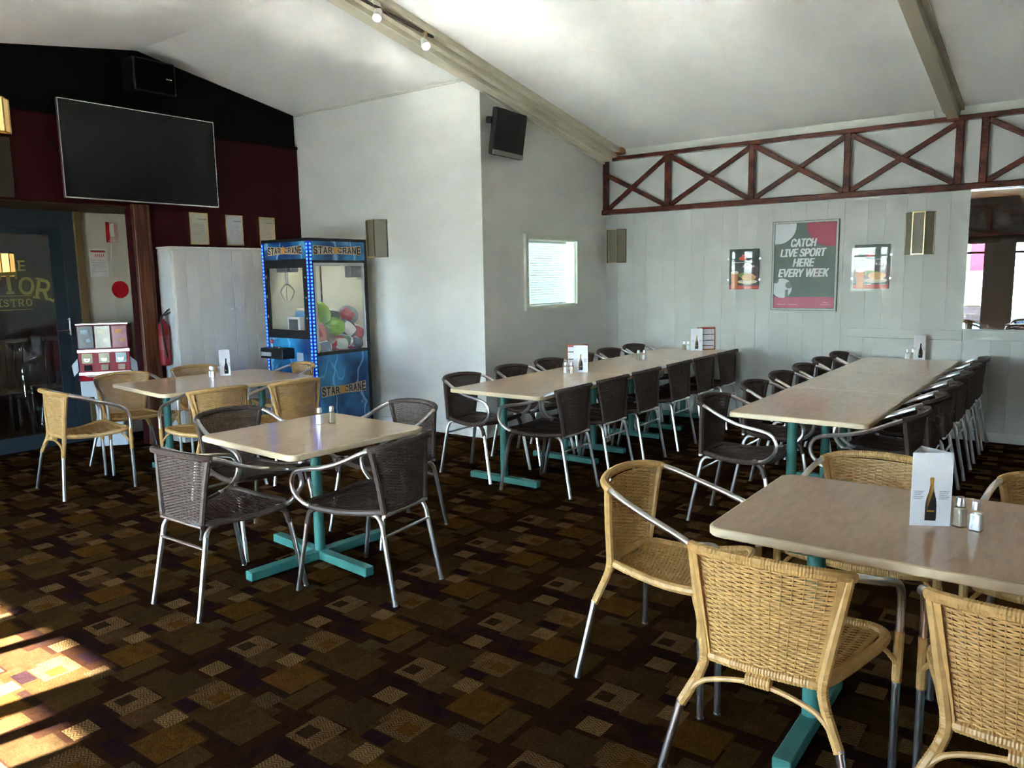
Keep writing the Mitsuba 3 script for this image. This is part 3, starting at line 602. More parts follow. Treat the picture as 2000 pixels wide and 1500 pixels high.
def pp(name, poly, c, z): return layer(name, clip(poly, w, h), .0006, c, sheet, M, z=z)
pp('printed_band', sbox(0, 0, w, .115), rgb('b85a72'), .0041)
pp('printed_ball', Point(.03, h - .02).buffer(.185), rgb('c9ced2'), .0042)
pp('printed_red_ball', Point(w - .055, h - .005).buffer(.235), rgb('a83f56'), .0042)
pp('printed_ball', Point(.085, .205).buffer(.100), rgb('c4cace'), .0044)
pp('ball_patches', Point(.155, .235).buffer(.035).union(Point(.02, .285).buffer(.03)).union(sbox(.12, .11, .15, .19)).intersection(Point(.085, .205).buffer(.100)), rgb('6c7672'), .0051)
pp('printed_glow', Point(.42, .36).buffer(.055), rgb('7f6f70'), .0041)
obj('lettering', cat(*[text(q, w_, .084, x_ + o, y_, .0052 + .0001 * k, shear=.17) for q, w_, x_, y_ in (('CATCH', .245, .16, .622), ('LIVE SPORT', .44, .06, .522), ('HERE', .20, .19, .422), ('EVERY WEEK', .49, .045, .318)) for k, o in enumerate((-.0035, 0, .0035))]), 'satin', sheet, rgb('d6dadb'), smooth=False, M=M)
obj('fine_print', cat(*[extrude(sbox(a, b, c_, b + .006), .0006, .0047) for a, b, c_ in ((.04, .035, .13), (.15, .035, .25), (.47, .035, .57), (.50, .055, .55))]), 'satin', sheet, rgb('d8b7c2'), smooth=False, M=M)

def menu_poster(label, x0, z0, w, h, dark):
    t = thing('menu_poster', label, 'poster'); M = on_back(x0, YC - .014, z0)
    sh = obj('sheet', bx(0, w, 0, h, .0, .004), 'satin', t, rgb('23302c') if dark else rgb('47554f'), smooth=False, M=M)  # sheet left lighter when not dark, standing in for glare
    def pl(name, poly, c, z): return layer(name, clip(poly, w, h), .0005, c, sh, M, z=z)
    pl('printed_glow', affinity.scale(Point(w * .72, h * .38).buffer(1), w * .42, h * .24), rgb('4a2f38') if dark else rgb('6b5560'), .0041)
    pl('printed_band', sbox(0, 0, w, h * .10), rgb('b3402f'), .0044)
    pl('printed_logo', affinity.scale(Point(w * .45, h * .77).buffer(1), w * .13, h * .05).union(sbox(w * .42, h * .80, w * .52, h * .86)), rgb('c8463a'), .0044)
    pl('printed_line', sbox(w * .12, h * .665, w * .80, h * .675), rgb('c9ccc4'), .0044)
    obj('lettering', text('$16.00', w * .40, h * .052, w * .45, h * .545, .0045), 'satin', sh, rgb('dfe2dc'), smooth=False, M=M)
    pl('printed_glass', Polygon([(w * .10, h * .01), (w * .27, h * .01), (w * .32, h * .40), (w * .05, h * .40)]), rgb('c37a34'), .0050)
    pl('printed_foam', affinity.scale(Point(w * .185, h * .42).buffer(1), w * .135, h * .042), rgb('e6dcc8'), .0056)
    pl('printed_lettuce', affinity.scale(Point(w * .52, h * .35).buffer(1), w * .20, h * .07), rgb('71923f'), .0050)
    pl('printed_burger', affinity.scale(Point(w * .66, h * .30).buffer(1), w * .25, h * .085), rgb('caa05f'), .0056)
    pl('printed_plate', affinity.scale(Point(w * .62, h * .19).buffer(1), w * .33, h * .055), rgb('cfc3a8'), .0054)
    obj('acrylic_cover', bx(-.02, w + .02, -.02, h + .02, .011, .0125), 'acrylic', t, smooth=False, M=M)
    for a in (-.012, w + .012):
        for b in (h * .24, h * .76): obj('stud', extrude(Point(a, b).buffer(.009), .019, -.003), 'metal', t, smooth=False, M=M)
menu_poster('small food and beer menu poster, left of the large sport poster', -3.135, 1.40, .32, .425, True)
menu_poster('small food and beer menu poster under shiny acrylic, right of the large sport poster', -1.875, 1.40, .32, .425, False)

# mirror
t = thing('mirror', 'large wall mirror at the right edge of the back wall, reflecting the windows', 'mirror')
obj('glass', bx(-.915, 1.35, YC - .012, YC - .006, 1.03, 2.262), 'mirror_silver', t, smooth=False)
obj('top_clip_strip', bx(-.915, 1.35, YC - .016, YC - .002, 2.262, 2.272), 'metal', t, smooth=False)
# dome sensor and the block at the beam end
t = thing('camera_dome', 'small grey ceiling camera under the beam end in the corner above the blind window', 'security camera')
obj('housing', lathe([(.001, 2.915), (.028, 2.915), (.034, 2.935), (.034, 2.955), (.02, 2.96)], 16), 'satin', t, rgb('8d8a80'), M=FR([-4.56, 8.06, 0], [1, 0, 0], [0, 1, 0], [0, 0, 1]))
obj('lens', trimesh.creation.icosphere(2, .021), 'gloss', t, rgb('25272b'), smooth=True, M=FR([-4.56, 8.06, 2.912], [1, 0, 0], [0, 1, 0], [0, 0, 1]))
obj('timber_block', bx(-4.62, -4.38, 8.03, YC, 2.955, 3.035, .006), 'satin', ceil_k, rgb('9a6a3c'), smooth=False)

# ------------------------------------------------------------------ track spotlights on the beam
def spot(label, y, lit_dir, brass, cone):
    t = thing('track_spotlight', label, 'spotlight'); x, z = -4.45, zc(y) - .055
    obj('adapter', bx(x - .02, x + .02, y - .06, y + .02, z - .03, z + .002, .004) if not brass else bx(x - .018, x + .018, y - .018, y + .018, z - .03, z + .002, .004), 'brass' if brass else 'satin', t, None if brass else rgb('dcdcd4'), smooth=False)
    obj('yoke', tube([[x, y, z - .02], [x, y, z - .07]], .006, 6), 'satin', t, rgb('dcdcd4'))
    d = np.array(lit_dir, float); d /= np.linalg.norm(d); u = np.cross(d, [0, 0, 1.]); u /= np.linalg.norm(u); Mx = FR([x, y, z - .085], u, np.cross(d, u), d)
    prof = [(.012, -.05), (.020, -.045), (.030, .0), (.036, .045), (.0365, .05), (.033, .048)] if cone else [(.014, -.045), (.033, -.035), (.035, .0), (.036, .05), (.032, .05)]
    obj('head', loft([circ(r, zz, 20) for r, zz in prof], True, False), 'satin', t, rgb('e4e4de'), M=Mx)
    k = obj('bulb', loft([circ(.032, .041, 20), circ(.031, .0445, 20), circ(.012, .0455, 20)]), 'satin', t, rgb('ffffff'), M=Mx)
    scene[k]['emitter'] = {'type': 'area', 'radiance': lum((9, 8.8, 7.6))}
obj('track', slope_bar(-4.462, -4.438, YR - .2, 4.96, .048, .062), 'satin', bm, rgb('3a342a'), smooth=False)
spot('bright white spotlight on the sloping beam, left and higher of two', 4.35, (.35, -.55, -.75), False, False)
spot('white cone spotlight with brass fitting on the sloping beam, right and lower of two', 4.86, (.62, -.30, -.72), True, True)

# ------------------------------------------------------------------ glass door on the left
dk = struct('door_1', 'dark blue-grey framed glass door with yellow lettering')
DX, DF = -8.10, rgb('2b343a')
obj('frame', cat(bx(DX - .05, DX + .005, 3.535, 3.65, 0, 2.29), bx(DX - .05, DX + .005, 1.2, 3.65, 2.12, 2.29), bx(DX - .05, DX + .005, 1.2, 3.65, 0, .14)), 'satin', dk, DF, smooth=False)
obj('frame_step', cat(bx(DX - .03, DX - .012, 3.42, 3.54, .14, 2.12), bx(DX - .03, DX - .012, 1.2, 3.42, 2.06, 2.12)), 'satin', dk, rgb('222d35'), smooth=False)
obj('glass', bx(DX - .026, DX - .022, 1.2, 3.44, .13, 2.08), 'pane_glass', dk, smooth=False)
obj('handle', cat(tube([[DX + .045, 3.515, 1.08], [DX + .045, 3.515, 1.25]], .008, 8), tube([[DX + .045, 3.515, 1.095], [DX, 3.515, 1.095]], .006, 6), tube([[DX + .045, 3.515, 1.235], [DX, 3.515, 1.235]], .006, 6), tube([[DX + .03, 3.52, 1.13], [DX + .035, 3.40, 1.13]], .006, 6)), 'metal', dk)
YEL = rgb('736c30'); M = on_left(DX - .022, 0, 0)
def slab_letter(s, w, h, x, y, rot=0.0):
    m = text(s, w, h, x, y, 0, .0015); sf = []
    if s == 'T': sf = [sbox(x + w * .26, y - .004, x + w * .74, y + h * .10), sbox(x - .004, y + h * .66, x + w * .1, y + h), sbox(x + w * .9, y + h * .66, x + w + .004, y + h)]
    if s == 'R': sf = [sbox(x - w * .14, y, x + w * .34, y + h * .10), sbox(x - w * .14, y + h * .9, x + w * .3, y + h)]
    if s == 'E': sf = [sbox(x - w * .16, y, x + w * .2, y + h * .12), sbox(x - w * .16, y + h * .88, x + w * .2, y + h)]
    if s == 'I': sf = [sbox(x - w * .8, y, x + w * 1.8, y + h * .12), sbox(x - w * .8, y + h * .88, x + w * 1.8, y + h)]
    m = cat(m, *[extrude(q, .0015) for q in sf])
    if rot:
        R = trimesh.transformations.rotation_matrix(math.radians(rot), [0, 0, 1], [x + w / 2, y + h / 2, 0]); m.apply_transform(R)
    return m
lt = [slab_letter('E', .062, .10, 3.130, 1.71), slab_letter('T', .145, .20, 2.965, 1.50, 3), slab_letter('O', .135, .17, 3.118, 1.485, -6), slab_letter('R', .125, .20, 3.268, 1.435, -12),
      extrude(Polygon([(3.36, 1.44), (3.40, 1.405), (3.43, 1.42), (3.435, 1.455), (3.42, 1.455), (3.41, 1.43), (3.38, 1.455)]), .0015)]
xx = 2.94
for s, ww in (('I', .018), ('S', .045), ('T', .048), ('R', .048), ('O', .055)):
    lt.append(slab_letter(s, ww, .072, xx, 1.378)); xx += ww + .017
lt += [extrude(sbox(2.70, 1.475, 3.225, 1.481), .0015), extrude(sbox(2.70, 1.345, 3.225, 1.351), .0015)]
obj('lettering', cat(*lt), 'satin', dk, YEL, smooth=False, M=M)
# the dark room behind the glass
tr = struct('wall_far_room', 'dim room behind the glass door')
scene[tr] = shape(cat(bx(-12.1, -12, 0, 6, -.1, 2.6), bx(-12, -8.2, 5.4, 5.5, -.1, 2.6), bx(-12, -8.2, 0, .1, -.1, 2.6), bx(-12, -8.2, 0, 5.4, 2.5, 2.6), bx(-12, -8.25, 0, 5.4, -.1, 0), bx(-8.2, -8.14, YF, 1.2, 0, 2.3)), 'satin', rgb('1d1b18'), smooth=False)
sconce('wall_sconce', 'glowing wall lamp seen through the glass door behind the lettering', on_left(-11.98, 4.43, 1.855), lit=True, h=.32, w=.30)
for i, yy in enumerate((3.0, 3.62)):  # slatted chairs added in place of reflections in the door glass
    t = thing('reflection_chair', ('dark slatted chair added behind the glass door as a reflection, left one', 'dark slatted chair added behind the glass door as a reflection, right one')[i], 'chair')
    D0 = rgb('0e0c0b')
    for k in range(6): obj('slat', bx(-8.95, -8.93, yy + k * .08, yy + .035 + k * .08, .5, .98), 'satin', t, D0, smooth=False)
    obj('top_rail', bx(-8.96, -8.92, yy - .02, yy + .46, .98, 1.03, .008), 'satin', t, D0, smooth=False)
    obj('seat', bx(-9.38, -8.92, yy - .02, yy + .46, .44, .47, .008), 'satin', t, D0, smooth=False)
    for a in (-9.36, -8.96):
        for b in (yy - .01, yy + .41): obj('leg', bx(a, a + .035, b, b + .035, 0, .44), 'satin', t, D0, smooth=False)

# signs on the panel beside the door
def sign(name, label, M): return thing(name, label, 'sign')
t = thing('sign', 'red fire extinguisher sign on the panel beside the glass door', 'sign'); M = on_left(-8.098, 3.965, 1.995)
obj('plate', bx(0, .125, 0, .205, 0, .003), 'satin', t, rgb('b3141c'), smooth=False, M=M)
obj('symbol', extrude(sbox(.043, .06, .084, .165).union(Point(.0635, .165).buffer(.0205)).union(sbox(.055, .18, .085, .192)), .0008, .003), 'satin', t, rgb('d9d3c6'), smooth=False, M=M)
obj('lettering', cat(text('FIRE', .035, .014, .045, .032, .003), text('EXTINGUISHER', .09, .012, .0175, .012, .003)), 'satin', t, rgb('d9d3c6'), smooth=False, M=M)
t = thing('notice', 'white paper notice with red heading on the panel beside the glass door', 'notice'); M = on_left(-8.098, 3.775, 1.65)
obj('sheet', bx(0, .185, 0, .285, 0, .002), 'satin', t, rgb('cdc6bd'), smooth=False, M=M)
obj('printed_heading', extrude(sbox(.02, .243, .165, .263), .0006, .002), 'satin', t, rgb('a8323c'), smooth=False, M=M)
obj('printed_marks', cat(*[extrude(sbox(.06 + .02 * i, .195, .07 + .02 * i, .225), .0006, .002) for i in range(5)]), 'satin', t, rgb('b9606a'), smooth=False, M=M)
obj('printed_lines', cat(*[extrude(sbox(.02, .05 + .022 * i, .16 - .02 * (i % 2), .054 + .022 * i), .0006, .002) for i in range(6)]), 'satin', t, rgb('9d9890'), smooth=False, M=M)
t = thing('sign', 'round red sign on the panel beside the glass door, under the notice', 'sign'); M = on_left(-8.094, 4.06, 1.515)
obj('plate', extrude(Point(0, 0).buffer(.088), .003), 'satin', t, rgb('a80f1a'), smooth=False, M=M)
obj('printed_lines', cat(*[extrude(sbox(-.05, -.02 + .022 * i, .05, -.016 + .022 * i), .0006, .003) for i in range(3)]), 'satin', t, rgb('8a0c14'), smooth=False, M=M)

# framed certificates over the cupboard
for i, (y0, z0, w, h, pos, paper) in enumerate(((4.432, 1.958, .205, .318, 'left', 'bdb9a8'), (4.842, 1.955, .205, .318, 'middle', 'b9b9be'), (5.25, 1.955, .205, .315, 'right, partly behind the crane machine', 'b5a896'))):
    t = thing('certificate', f'framed certificate on the maroon wall over the cupboard, {pos}' + (' of three' if i < 2 else ''), 'picture frame'); M = on_left(XD, y0, z0)
    obj('frame', cat(bx(0, .009, 0, h, 0, .018), bx(w - .009, w, 0, h, 0, .018), bx(0, w, 0, .010, 0, .018), bx(0, w, h - .010, h, 0, .018)), 'brass', t, smooth=False, M=M)
    obj('sheet', bx(.006, w - .006, .007, h - .007, 0, .010), 'satin', t, rgb(paper), smooth=False, M=M)
    obj('printed_lines', cat(extrude(sbox(w * .45, h * .79, w * .93, h * .812), .0006, .010), *[extrude(sbox(w * .2, h * (.3 + .05 * k), w * (.8 - .05 * (k % 3)), h * (.306 + .05 * k)), .0006, .010) for k in range(8)]), 'satin', t, rgb('6c6862'), smooth=False, M=M)

# ------------------------------------------------------------------ cupboard
t = thing('cupboard', 'tall white cupboard with two panelled doors against the maroon wall', 'cupboard'); CX = -7.08; CB = rgb('cfcbc4')
obj('carcass', bx(XD + .002, CX - .018, 4.075, 5.34, .0, 1.90), 'satin', t, CB, smooth=False)
obj('top_board', bx(XD + .002, CX + .004, 4.06, 5.355, 1.90, 1.922, .003), 'satin', t, CB, smooth=False)
obj('side_panel', bx(XD + .004, CX - .03, 4.070, 4.076, .06, 1.88), 'satin', t, rgb('c6cac9'), smooth=False)
for y0, y1, hy in ((4.08, 4.718, 4.675), (4.723, 5.335, 4.765)):
    d = obj('door', bx(CX - .018, CX - .004, y0, y1, .05, 1.885), 'satin', t, CB, smooth=False)
    n = 5; w = (y1 - y0) / n
    for i in range(n): obj('board', bx(CX - .006, CX, y0 + i * w + .0008, y0 + (i + 1) * w - .0008, .05, 1.885, .002), 'satin', d, CB, smooth=False)
    obj('knob', trimesh.util.concatenate([loft([circ(.006, 0, 10), circ(.006, .014, 10), circ(.013, .020, 10), circ(.009, .028, 10)])]), 'metal', d, M=on_left(CX, hy, 1.300))
obj('plinth', bx(XD + .02, CX - .02, 4.085, 5.33, 0, .05), 'satin', t, rgb('9c988f'), smooth=False)

# ------------------------------------------------------------------ fire extinguisher
t = thing('fire_extinguisher', 'red fire extinguisher with black nozzle hanging beside the timber post', 'fire extinguisher')
M = FR([-7.215, 4.005, 0], [1, 0, 0], [0, 1, 0], [0, 0, 1])
obj('cylinder', lathe([(.044, .775), (.049, .785), (.050, 1.12), (.045, 1.165), (.030, 1.20), (.018, 1.215), (.018, 1.235)], 22), 'satin', t, rgb('7d1118'), M=M)
obj('label_band', loft([circ(.0505, .93, 22), circ(.0505, 1.07, 22)], False, False), 'satin', t, rgb('8e3a3c'), M=M)
obj('valve', cat(bx(-.02, .02, -.018, .018, 1.232, 1.262, .004), tube([[0, 0, 1.25], [.03, .05, 1.285], [.035, .10, 1.29]], .008, 6), tube([[0, 0, 1.262], [.02, .05, 1.315], [.03, .09, 1.335]], .007, 6)), 'satin', t, rgb('2a2826'), M=M)
obj('gauge', extrude(Point(0, 0).buffer(.014), .012), 'metal', t, smooth=False, M=M @ on_left(.018, 0, 1.245))
obj('hose', tube(catmull([[.01, .0, 1.25], [.05, -.045, 1.24], [.07, -.05, 1.12], [.066, -.03, .95], [.066, -.02, .86]], 6), .009, 7), 'satin', t, rgb('151515'), M=M)
obj('wall_hook', bx(-.12, -.04, -.02, .02, 1.14, 1.19), 'satin', t, rgb('3a3a3a'), smooth=False, M=M)

# ------------------------------------------------------------------ candy vending machine
t = thing('candy_machine', 'red and chrome three-column candy vending machine on a white stand beside the glass door', 'vending machine')
M = rotz(math.radians(55), (-7.74, 3.69, 0)); RED = rgb('9c1c2a')     # local x = its right, -y = its front
obj('stand', loft([rrect(.34, .30, .03, 0), rrect(.30, .26, .03, .06), rrect(.24, .20, .03, .30), rrect(.26, .22, .03, .62), rrect(.36, .30, .02, .70)]), 'satin', t, rgb('c3c5c4'), smooth=35, M=M)
obj('lower_body', bx(-.225, .225, -.12, .14, .70, .945, .004), 'satin', t, RED, smooth=False, M=M)
obj('top_body', bx(-.225, .225, -.10, .14, .945, 1.185, .004), 'satin', t, rgb('7a1620'), smooth=False, M=M)
obj('chrome_trim', cat(bx(-.23, .23, -.125, -.10, .918, .950, .003), bx(-.23, .23, -.13, -.10, .70, .732, .003), bx(-.23, .23, -.115, .145, 1.185, 1.202, .003)), 'metal', t, smooth=False, M=M)
for i, c in enumerate(('4a5560', 'c9c6b8', '8f3550')):
    xx = -.148 + i * .148
    b = obj('bin', bx(xx - .068, xx + .068, -.117, -.09, .960, 1.175, .003), 'gloss', t, rgb(c), smooth=False, M=M)
    obj('bin_label', cat(extrude(Point(xx + .02, 1.035).buffer(.02), .001, .1172), extrude(sbox(xx - .04, 1.10, xx + .02, 1.14), .001, .1172)), 'satin', b, rgb(('a9bcc6', 'efe9d0', 'd79a5a')[i]), smooth=False, M=M @ FR([0, 0, 0], [1, 0, 0], [0, 0, 1], [0, -1, 0]))
    pt = obj('coin_plate', bx(xx - .048, xx + .048, -.128, -.115, .815, .912, .003), 'satin', t, rgb(('c8bd95', 'cfc6a4', 'c6d6d4')[i]), smooth=False, M=M)
    obj('crank', cat(extrude(Point(0, 0).buffer(.026).difference(Point(0, 0).buffer(.017)).intersection(sbox(-.03, -.03, .03, .008)), .012), bx(-.026, .026, -.004, .004, .004, .018)), 'metal', pt, smooth=False, M=M @ FR([xx, -.128, .858], [1, 0, 0], [0, 0, 1], [0, -1, 0]))
    obj('flap', prism2(np.array([[xx - .032, -.12, .745], [xx - .032, -.12, .80], [xx - .032, -.150, .75]]), np.array([[xx + .032, -.12, .745], [xx + .032, -.12, .80], [xx + .032, -.150, .75]])), 'metal' if i else 'satin', t, None if i else rgb('202022'), smooth=False, M=M)
for s in (-1, 1):
    obj('side_wing', trimesh.convex.convex_hull(np.array([[s * x_, y + o, z] for o in (0, .006) for x_, y, z in ((.228, -.135, .745), (.228, -.135, .87), (.295, -.085, .80), (.28, -.095, .69))])), 'satin', t, rgb('c9ccd0'), smooth=False, M=M)
obj('tray', prism2(np.array([[-.225, -.12, .66], [-.225, -.20, .655], [-.225, -.12, .70]]), np.array([[.225, -.12, .66], [.225, -.20, .655], [.225, -.12, .70]])), 'satin', t, rgb('a8122e'), smooth=False, M=M)
obj('price_card', bx(-.21, .02, -.205, -.198, .50, .652), 'satin', t, rgb('bfc3c6'), smooth=False, M=M)

# ------------------------------------------------------------------ crane machine
t = thing('crane_machine', 'tall black and blue crane game machine with blue light strips, STAR CRANE signs', 'arcade machine')
X0, X1, Y0, Y1, H = -6.82, -6.085, 4.90, 5.65, 1.985
BK = rgb('0c0d12')
obj('frame', cat(*[bx(a, a + .045, b, b + .045, 0, H) for a in (X0, X1 - .045) for b in (Y0, Y1 - .045)], bx(X0, X1, Y0, Y1, H - .03, H), bx(X0, X1, Y0, Y0 + .03, 1.735, 1.785), bx(X1 - .03, X1, Y0, Y1, 1.745, 1.77),
    bx(X0, X1, Y0, Y0 + .035, 1.00, 1.075), bx(X1 - .035, X1, Y0, Y1, .83, .862), bx(X0, X1, Y0, Y1, 0, .05), bx(X0 + .02, X1 - .02, Y0 + .02, Y1 - .02, .80, .835)), 'satin', t, BK, smooth=False)
obj('front_window_frame', cat(bx(X0 + .045, X0 + .075, Y0 - .006, Y0 + .02, 1.05, 1.75), bx(X1 - .10, X1 - .045, Y0 - .006, Y0 + .02, 1.05, 1.75), bx(X0 + .045, X1 - .045, Y0 - .006, Y0 + .02, 1.70, 1.75), bx(X0 + .045, X1 - .045, Y0 - .006, Y0 + .02, 1.05, 1.085)), 'satin', t, BK, smooth=False)
for z in (1.2, 1.4, 1.6):
    obj('hinge', cat(bx(X0 + .05, X0 + .062, Y0 - .012, Y0 - .004, z, z + .03), bx(X1 - .065, X1 - .053, Y0 - .012, Y0 - .004, z, z + .012)), 'metal', t, smooth=False)
obj('front_window', bx(X0 + .07, X1 - .09, Y0 + .006, Y0 + .010, 1.08, 1.71), 'pane_glass', t, smooth=False)
obj('side_window', bx(X1 - .012, X1 - .008, Y0 + .05, Y1 - .05, .86, 1.745), 'pane_glass', t, smooth=False)
obj('inner_back', cat(bx(X0 + .03, X1 - .03, Y1 - .035, Y1 - .02, .83, 1.76), bx(X0 + .012, X0 + .03, Y0 + .03, Y1 - .02, .83, 1.76)), 'satin', t, rgb('d9d6c0'), smooth=False)
obj('side_window_frame', cat(bx(X1 - .03, X1 + .001, Y0 + .05, Y0 + .075, .862, 1.745), bx(X1 - .03, X1 + .001, Y1 - .06, Y1 - .045, .862, 1.745), bx(X1 - .03, X1 + .001, Y0 + .05, Y1 - .045, 1.715, 1.745)), 'satin', t, rgb('b9bcb8'), smooth=False)
lamp = obj('inner_lamp', bx(X0 + .1, X1 - .1, Y0 + .3, Y0 + .36, 1.765, 1.775), 'satin', t, rgb('ffffff'), smooth=False)
scene[lamp]['emitter'] = {'type': 'area', 'radiance': lum((11, 10.6, 8.6))}
fh = obj('front_header', bx(X0 + .045, X1 - .03, Y0 - .003, Y0 + .01, 1.785, 1.955), 'lightning_art', t, smooth=False)
sh = obj('side_header', bx(X1 - .01, X1 + .003, Y0 + .03, Y1 - .03, 1.77, 1.955), 'lightning_art', t, smooth=False)
lp = obj('side_panel', bx(X1 - .01, X1 + .002, Y0 + .045, Y1 - .045, .05, .83), 'lightning_art', t, smooth=False)
fp = obj('front_panel', bx(X0 + .045, X1 - .045, Y0 - .002, Y0 + .01, .05, 1.00), 'lightning_art', t, smooth=False)
def star(cx, cy, R, r): return Polygon([(cx + (R if k % 2 == 0 else r) * math.sin(k * PI / 5), cy + (R if k % 2 == 0 else r) * math.cos(k * PI / 5)) for k in range(10)])
def logo(parent, M, w, h):
    bow = Polygon([(0, -.02 * h), (w * .5, h * .12), (w, -.02 * h), (w, h * 1.02), (w * .5, h * .84), (0, h * 1.02)])
    obj('logo_ground', extrude(bow, .001), 'satin', parent, rgb('b9a58c'), smooth=False, M=M)
    ls = []
    for s, i, n in [(c, i, 9) for i, c in enumerate('STAR CRANE') if c != ' ']:
        cx = (i + .5) / 10; q = abs(cx - .5) * 2; hh = h * (.50 + .38 * q); ls.append(text(s, w * .078, hh, cx * w - w * .039, h * .5 - hh / 2 - h * .0, .001, .0012))
    for q in (ls[:4], ls[4:]): obj('logo_lettering', cat(*q), 'satin', parent, rgb('2c1f2e'), smooth=False, M=M)
    obj('logo_star', extrude(star(w * .465, h * .5, h * .55, h * .26), .0016, .001), 'satin', parent, rgb('c98a35'), smooth=False, M=M)
logo(fh, on_back(X0 + .10, Y0 - .003, 1.828), .54, .088)
logo(sh, on_left(X1 + .003, Y0 + .05, 1.822), .62, .092)
logo(lp, on_left(X1 + .002, Y0 + .07, .41), .59, .11)
# blue light strips
def led(xa, ya, z0, z1, nx, ny):
    dots = []; base = bx(xa - .016 * abs(ny) - .002, xa + .016 * abs(ny) + .002, ya - .016 * abs(nx) - .002, ya + .016 * abs(nx) + .002, z0, z1)
    k = obj('light_strip', base, 'satin', t, (.01, .03, .5), smooth=False)
    z = z0 + .02; b = []
    while z < z1 - .02:
        b.append(bx(xa - .010 * abs(ny) + nx * .003 - .001, xa + .010 * abs(ny) + nx * .003 + .001, ya - .010 * abs(nx) + ny * .003 - .001, ya + .010 * abs(nx) + ny * .003 + .001, z, z + .020)); z += .036
    e = obj('light_dots', cat(*b), 'satin', k, (.1, .3, 1.0), smooth=False); scene[e]['emitter'] = {'type': 'area', 'radiance': lum((.10, .55, 3.2))}
led(X1 - .022, Y0 - .002, .06, H - .03, 0, -1); led(X0 + .012, Y0 - .002, .06, H - .03, 0, -1); led(X1 + .002, Y0 + .018, .06, H - .03, 1, 0)
# claw
CXm, CYm = X0 + .155, Y0 + .17
obj('carriage', cat(bx(CXm - .07, CXm + .10, CYm - .07, CYm + .07, 1.66, 1.75, .006), bx(CXm + .02, CXm + .13, CYm - .05, CYm + .05, 1.67, 1.71)), 'satin', t, rgb('3d4a52'), smooth=False)
obj('gantry_rail', cat(bx(X0 + .03, X1 - .04, CYm - .01, CYm + .01, 1.74, 1.757), bx(X0 + .03, X1 - .04, Y1 - .10, Y1 - .08, 1.735, 1.76), bx(X1 - .13, X1 - .03, Y1 - .19, Y1 - .06, 1.60, 1.745)), 'satin', t, rgb('2f3335'), smooth=False)
obj('claw', cat(tube([[CXm, CYm, 1.66], [CXm, CYm, 1.55]], .018, 10), *[tube(catmull([[CXm, CYm, 1.55], [CXm + .055 * math.cos(a), CYm + .055 * math.sin(a), 1.50], [CXm + .075 * math.cos(a), CYm + .075 * math.sin(a), 1.45], [CXm + .03 * math.cos(a), CYm + .03 * math.sin(a), 1.37]], 6), .006, 6) for a in (.5, 2.6, 4.7)]), 'metal', t)
# controls
obj('console', bx(X0 + .085, X0 + .44, Y0 - .15, Y0, .80, .905, .006), 'satin', t, BK, smooth=False)
obj('console_label', bx(X0 + .10, X0 + .26, Y0 - .153, Y0 - .149, .825, .865), 'satin', t, rgb('9aa3a8'), smooth=False)
obj('joystick', cat(tube([[X0 + .19, Y0 - .08, .90], [X0 + .19, Y0 - .08, .955]], .006, 8)), 'metal', t)
obj('joystick_ball', trimesh.creation.icosphere(2, .022), 'gloss', t, rgb('c8556a'), smooth=True, M=FR([X0 + .19, Y0 - .08, .97], [1, 0, 0], [0, 1, 0], [0, 0, 1]))
for i, c in enumerate(('c23a30', 'd8d8d8', '2b8a3a')): obj('button', loft([circ(.012, .903, 12, (X0 + .26 + .05 * i, Y0 - .09)), circ(.012, .915, 12, (X0 + .26 + .05 * i, Y0 - .09))]), 'gloss', t, rgb(c))
obj('sticker', bx(X0 + .475, X0 + .575, Y0 - .0045, Y0 - .001, .72, .86), 'satin', t, rgb('9fb0c0'), smooth=False)
obj('coin_slot', bx(X0 + .27, X0 + .34, Y0 - .012, Y0, .52, .62, .003), 'satin', t, rgb('15161a'), smooth=False)
obj('prize_door', bx(X0 + .10, X0 + .50, Y0 - .014, Y0, .14, .42, .004), 'satin', t, rgb('101116'), smooth=False)
# prizes heaped inside: each ball is a thing
def football(x, y, z, ca, cb, label, rr=.10, el=1.35, ax=0.0, tilt=0.0):
    m = trimesh.creation.icosphere(4, 1.0); v = m.vertices.copy(); fi = np.arctan2(v[:, 2], v[:, 1]); q = np.floor((fi + PI) / (PI / 2) + .5).astype(int) % 2
    band = np.abs(v[:, 0]) > .62; c = np.where((q == 0)[:, None], np.array(rgb(ca)), np.array(rgb(cb))); c[band] = rgb(cb)
    k = unique('toy_football'); v = v * [rr * el, rr, rr]; m = trimesh.Trimesh(v, m.faces, process=False)
    M = rotz(ax, (x, y, z)) @ trimesh.transformations.rotation_matrix(tilt, [0, 1, 0])
    scene[k] = shape(m, 'gloss', c, True, M); tag(k, label, 'ball', 'footballs heaped in the crane machine')
IN = 'in the crane machine heap'
LG, WH, RD, NV, GN, PK, GY = '8ec21a', 'd8d6cc', 'b3202c', '1b2445', '234b2c', 'b52a6a', '7c8288'
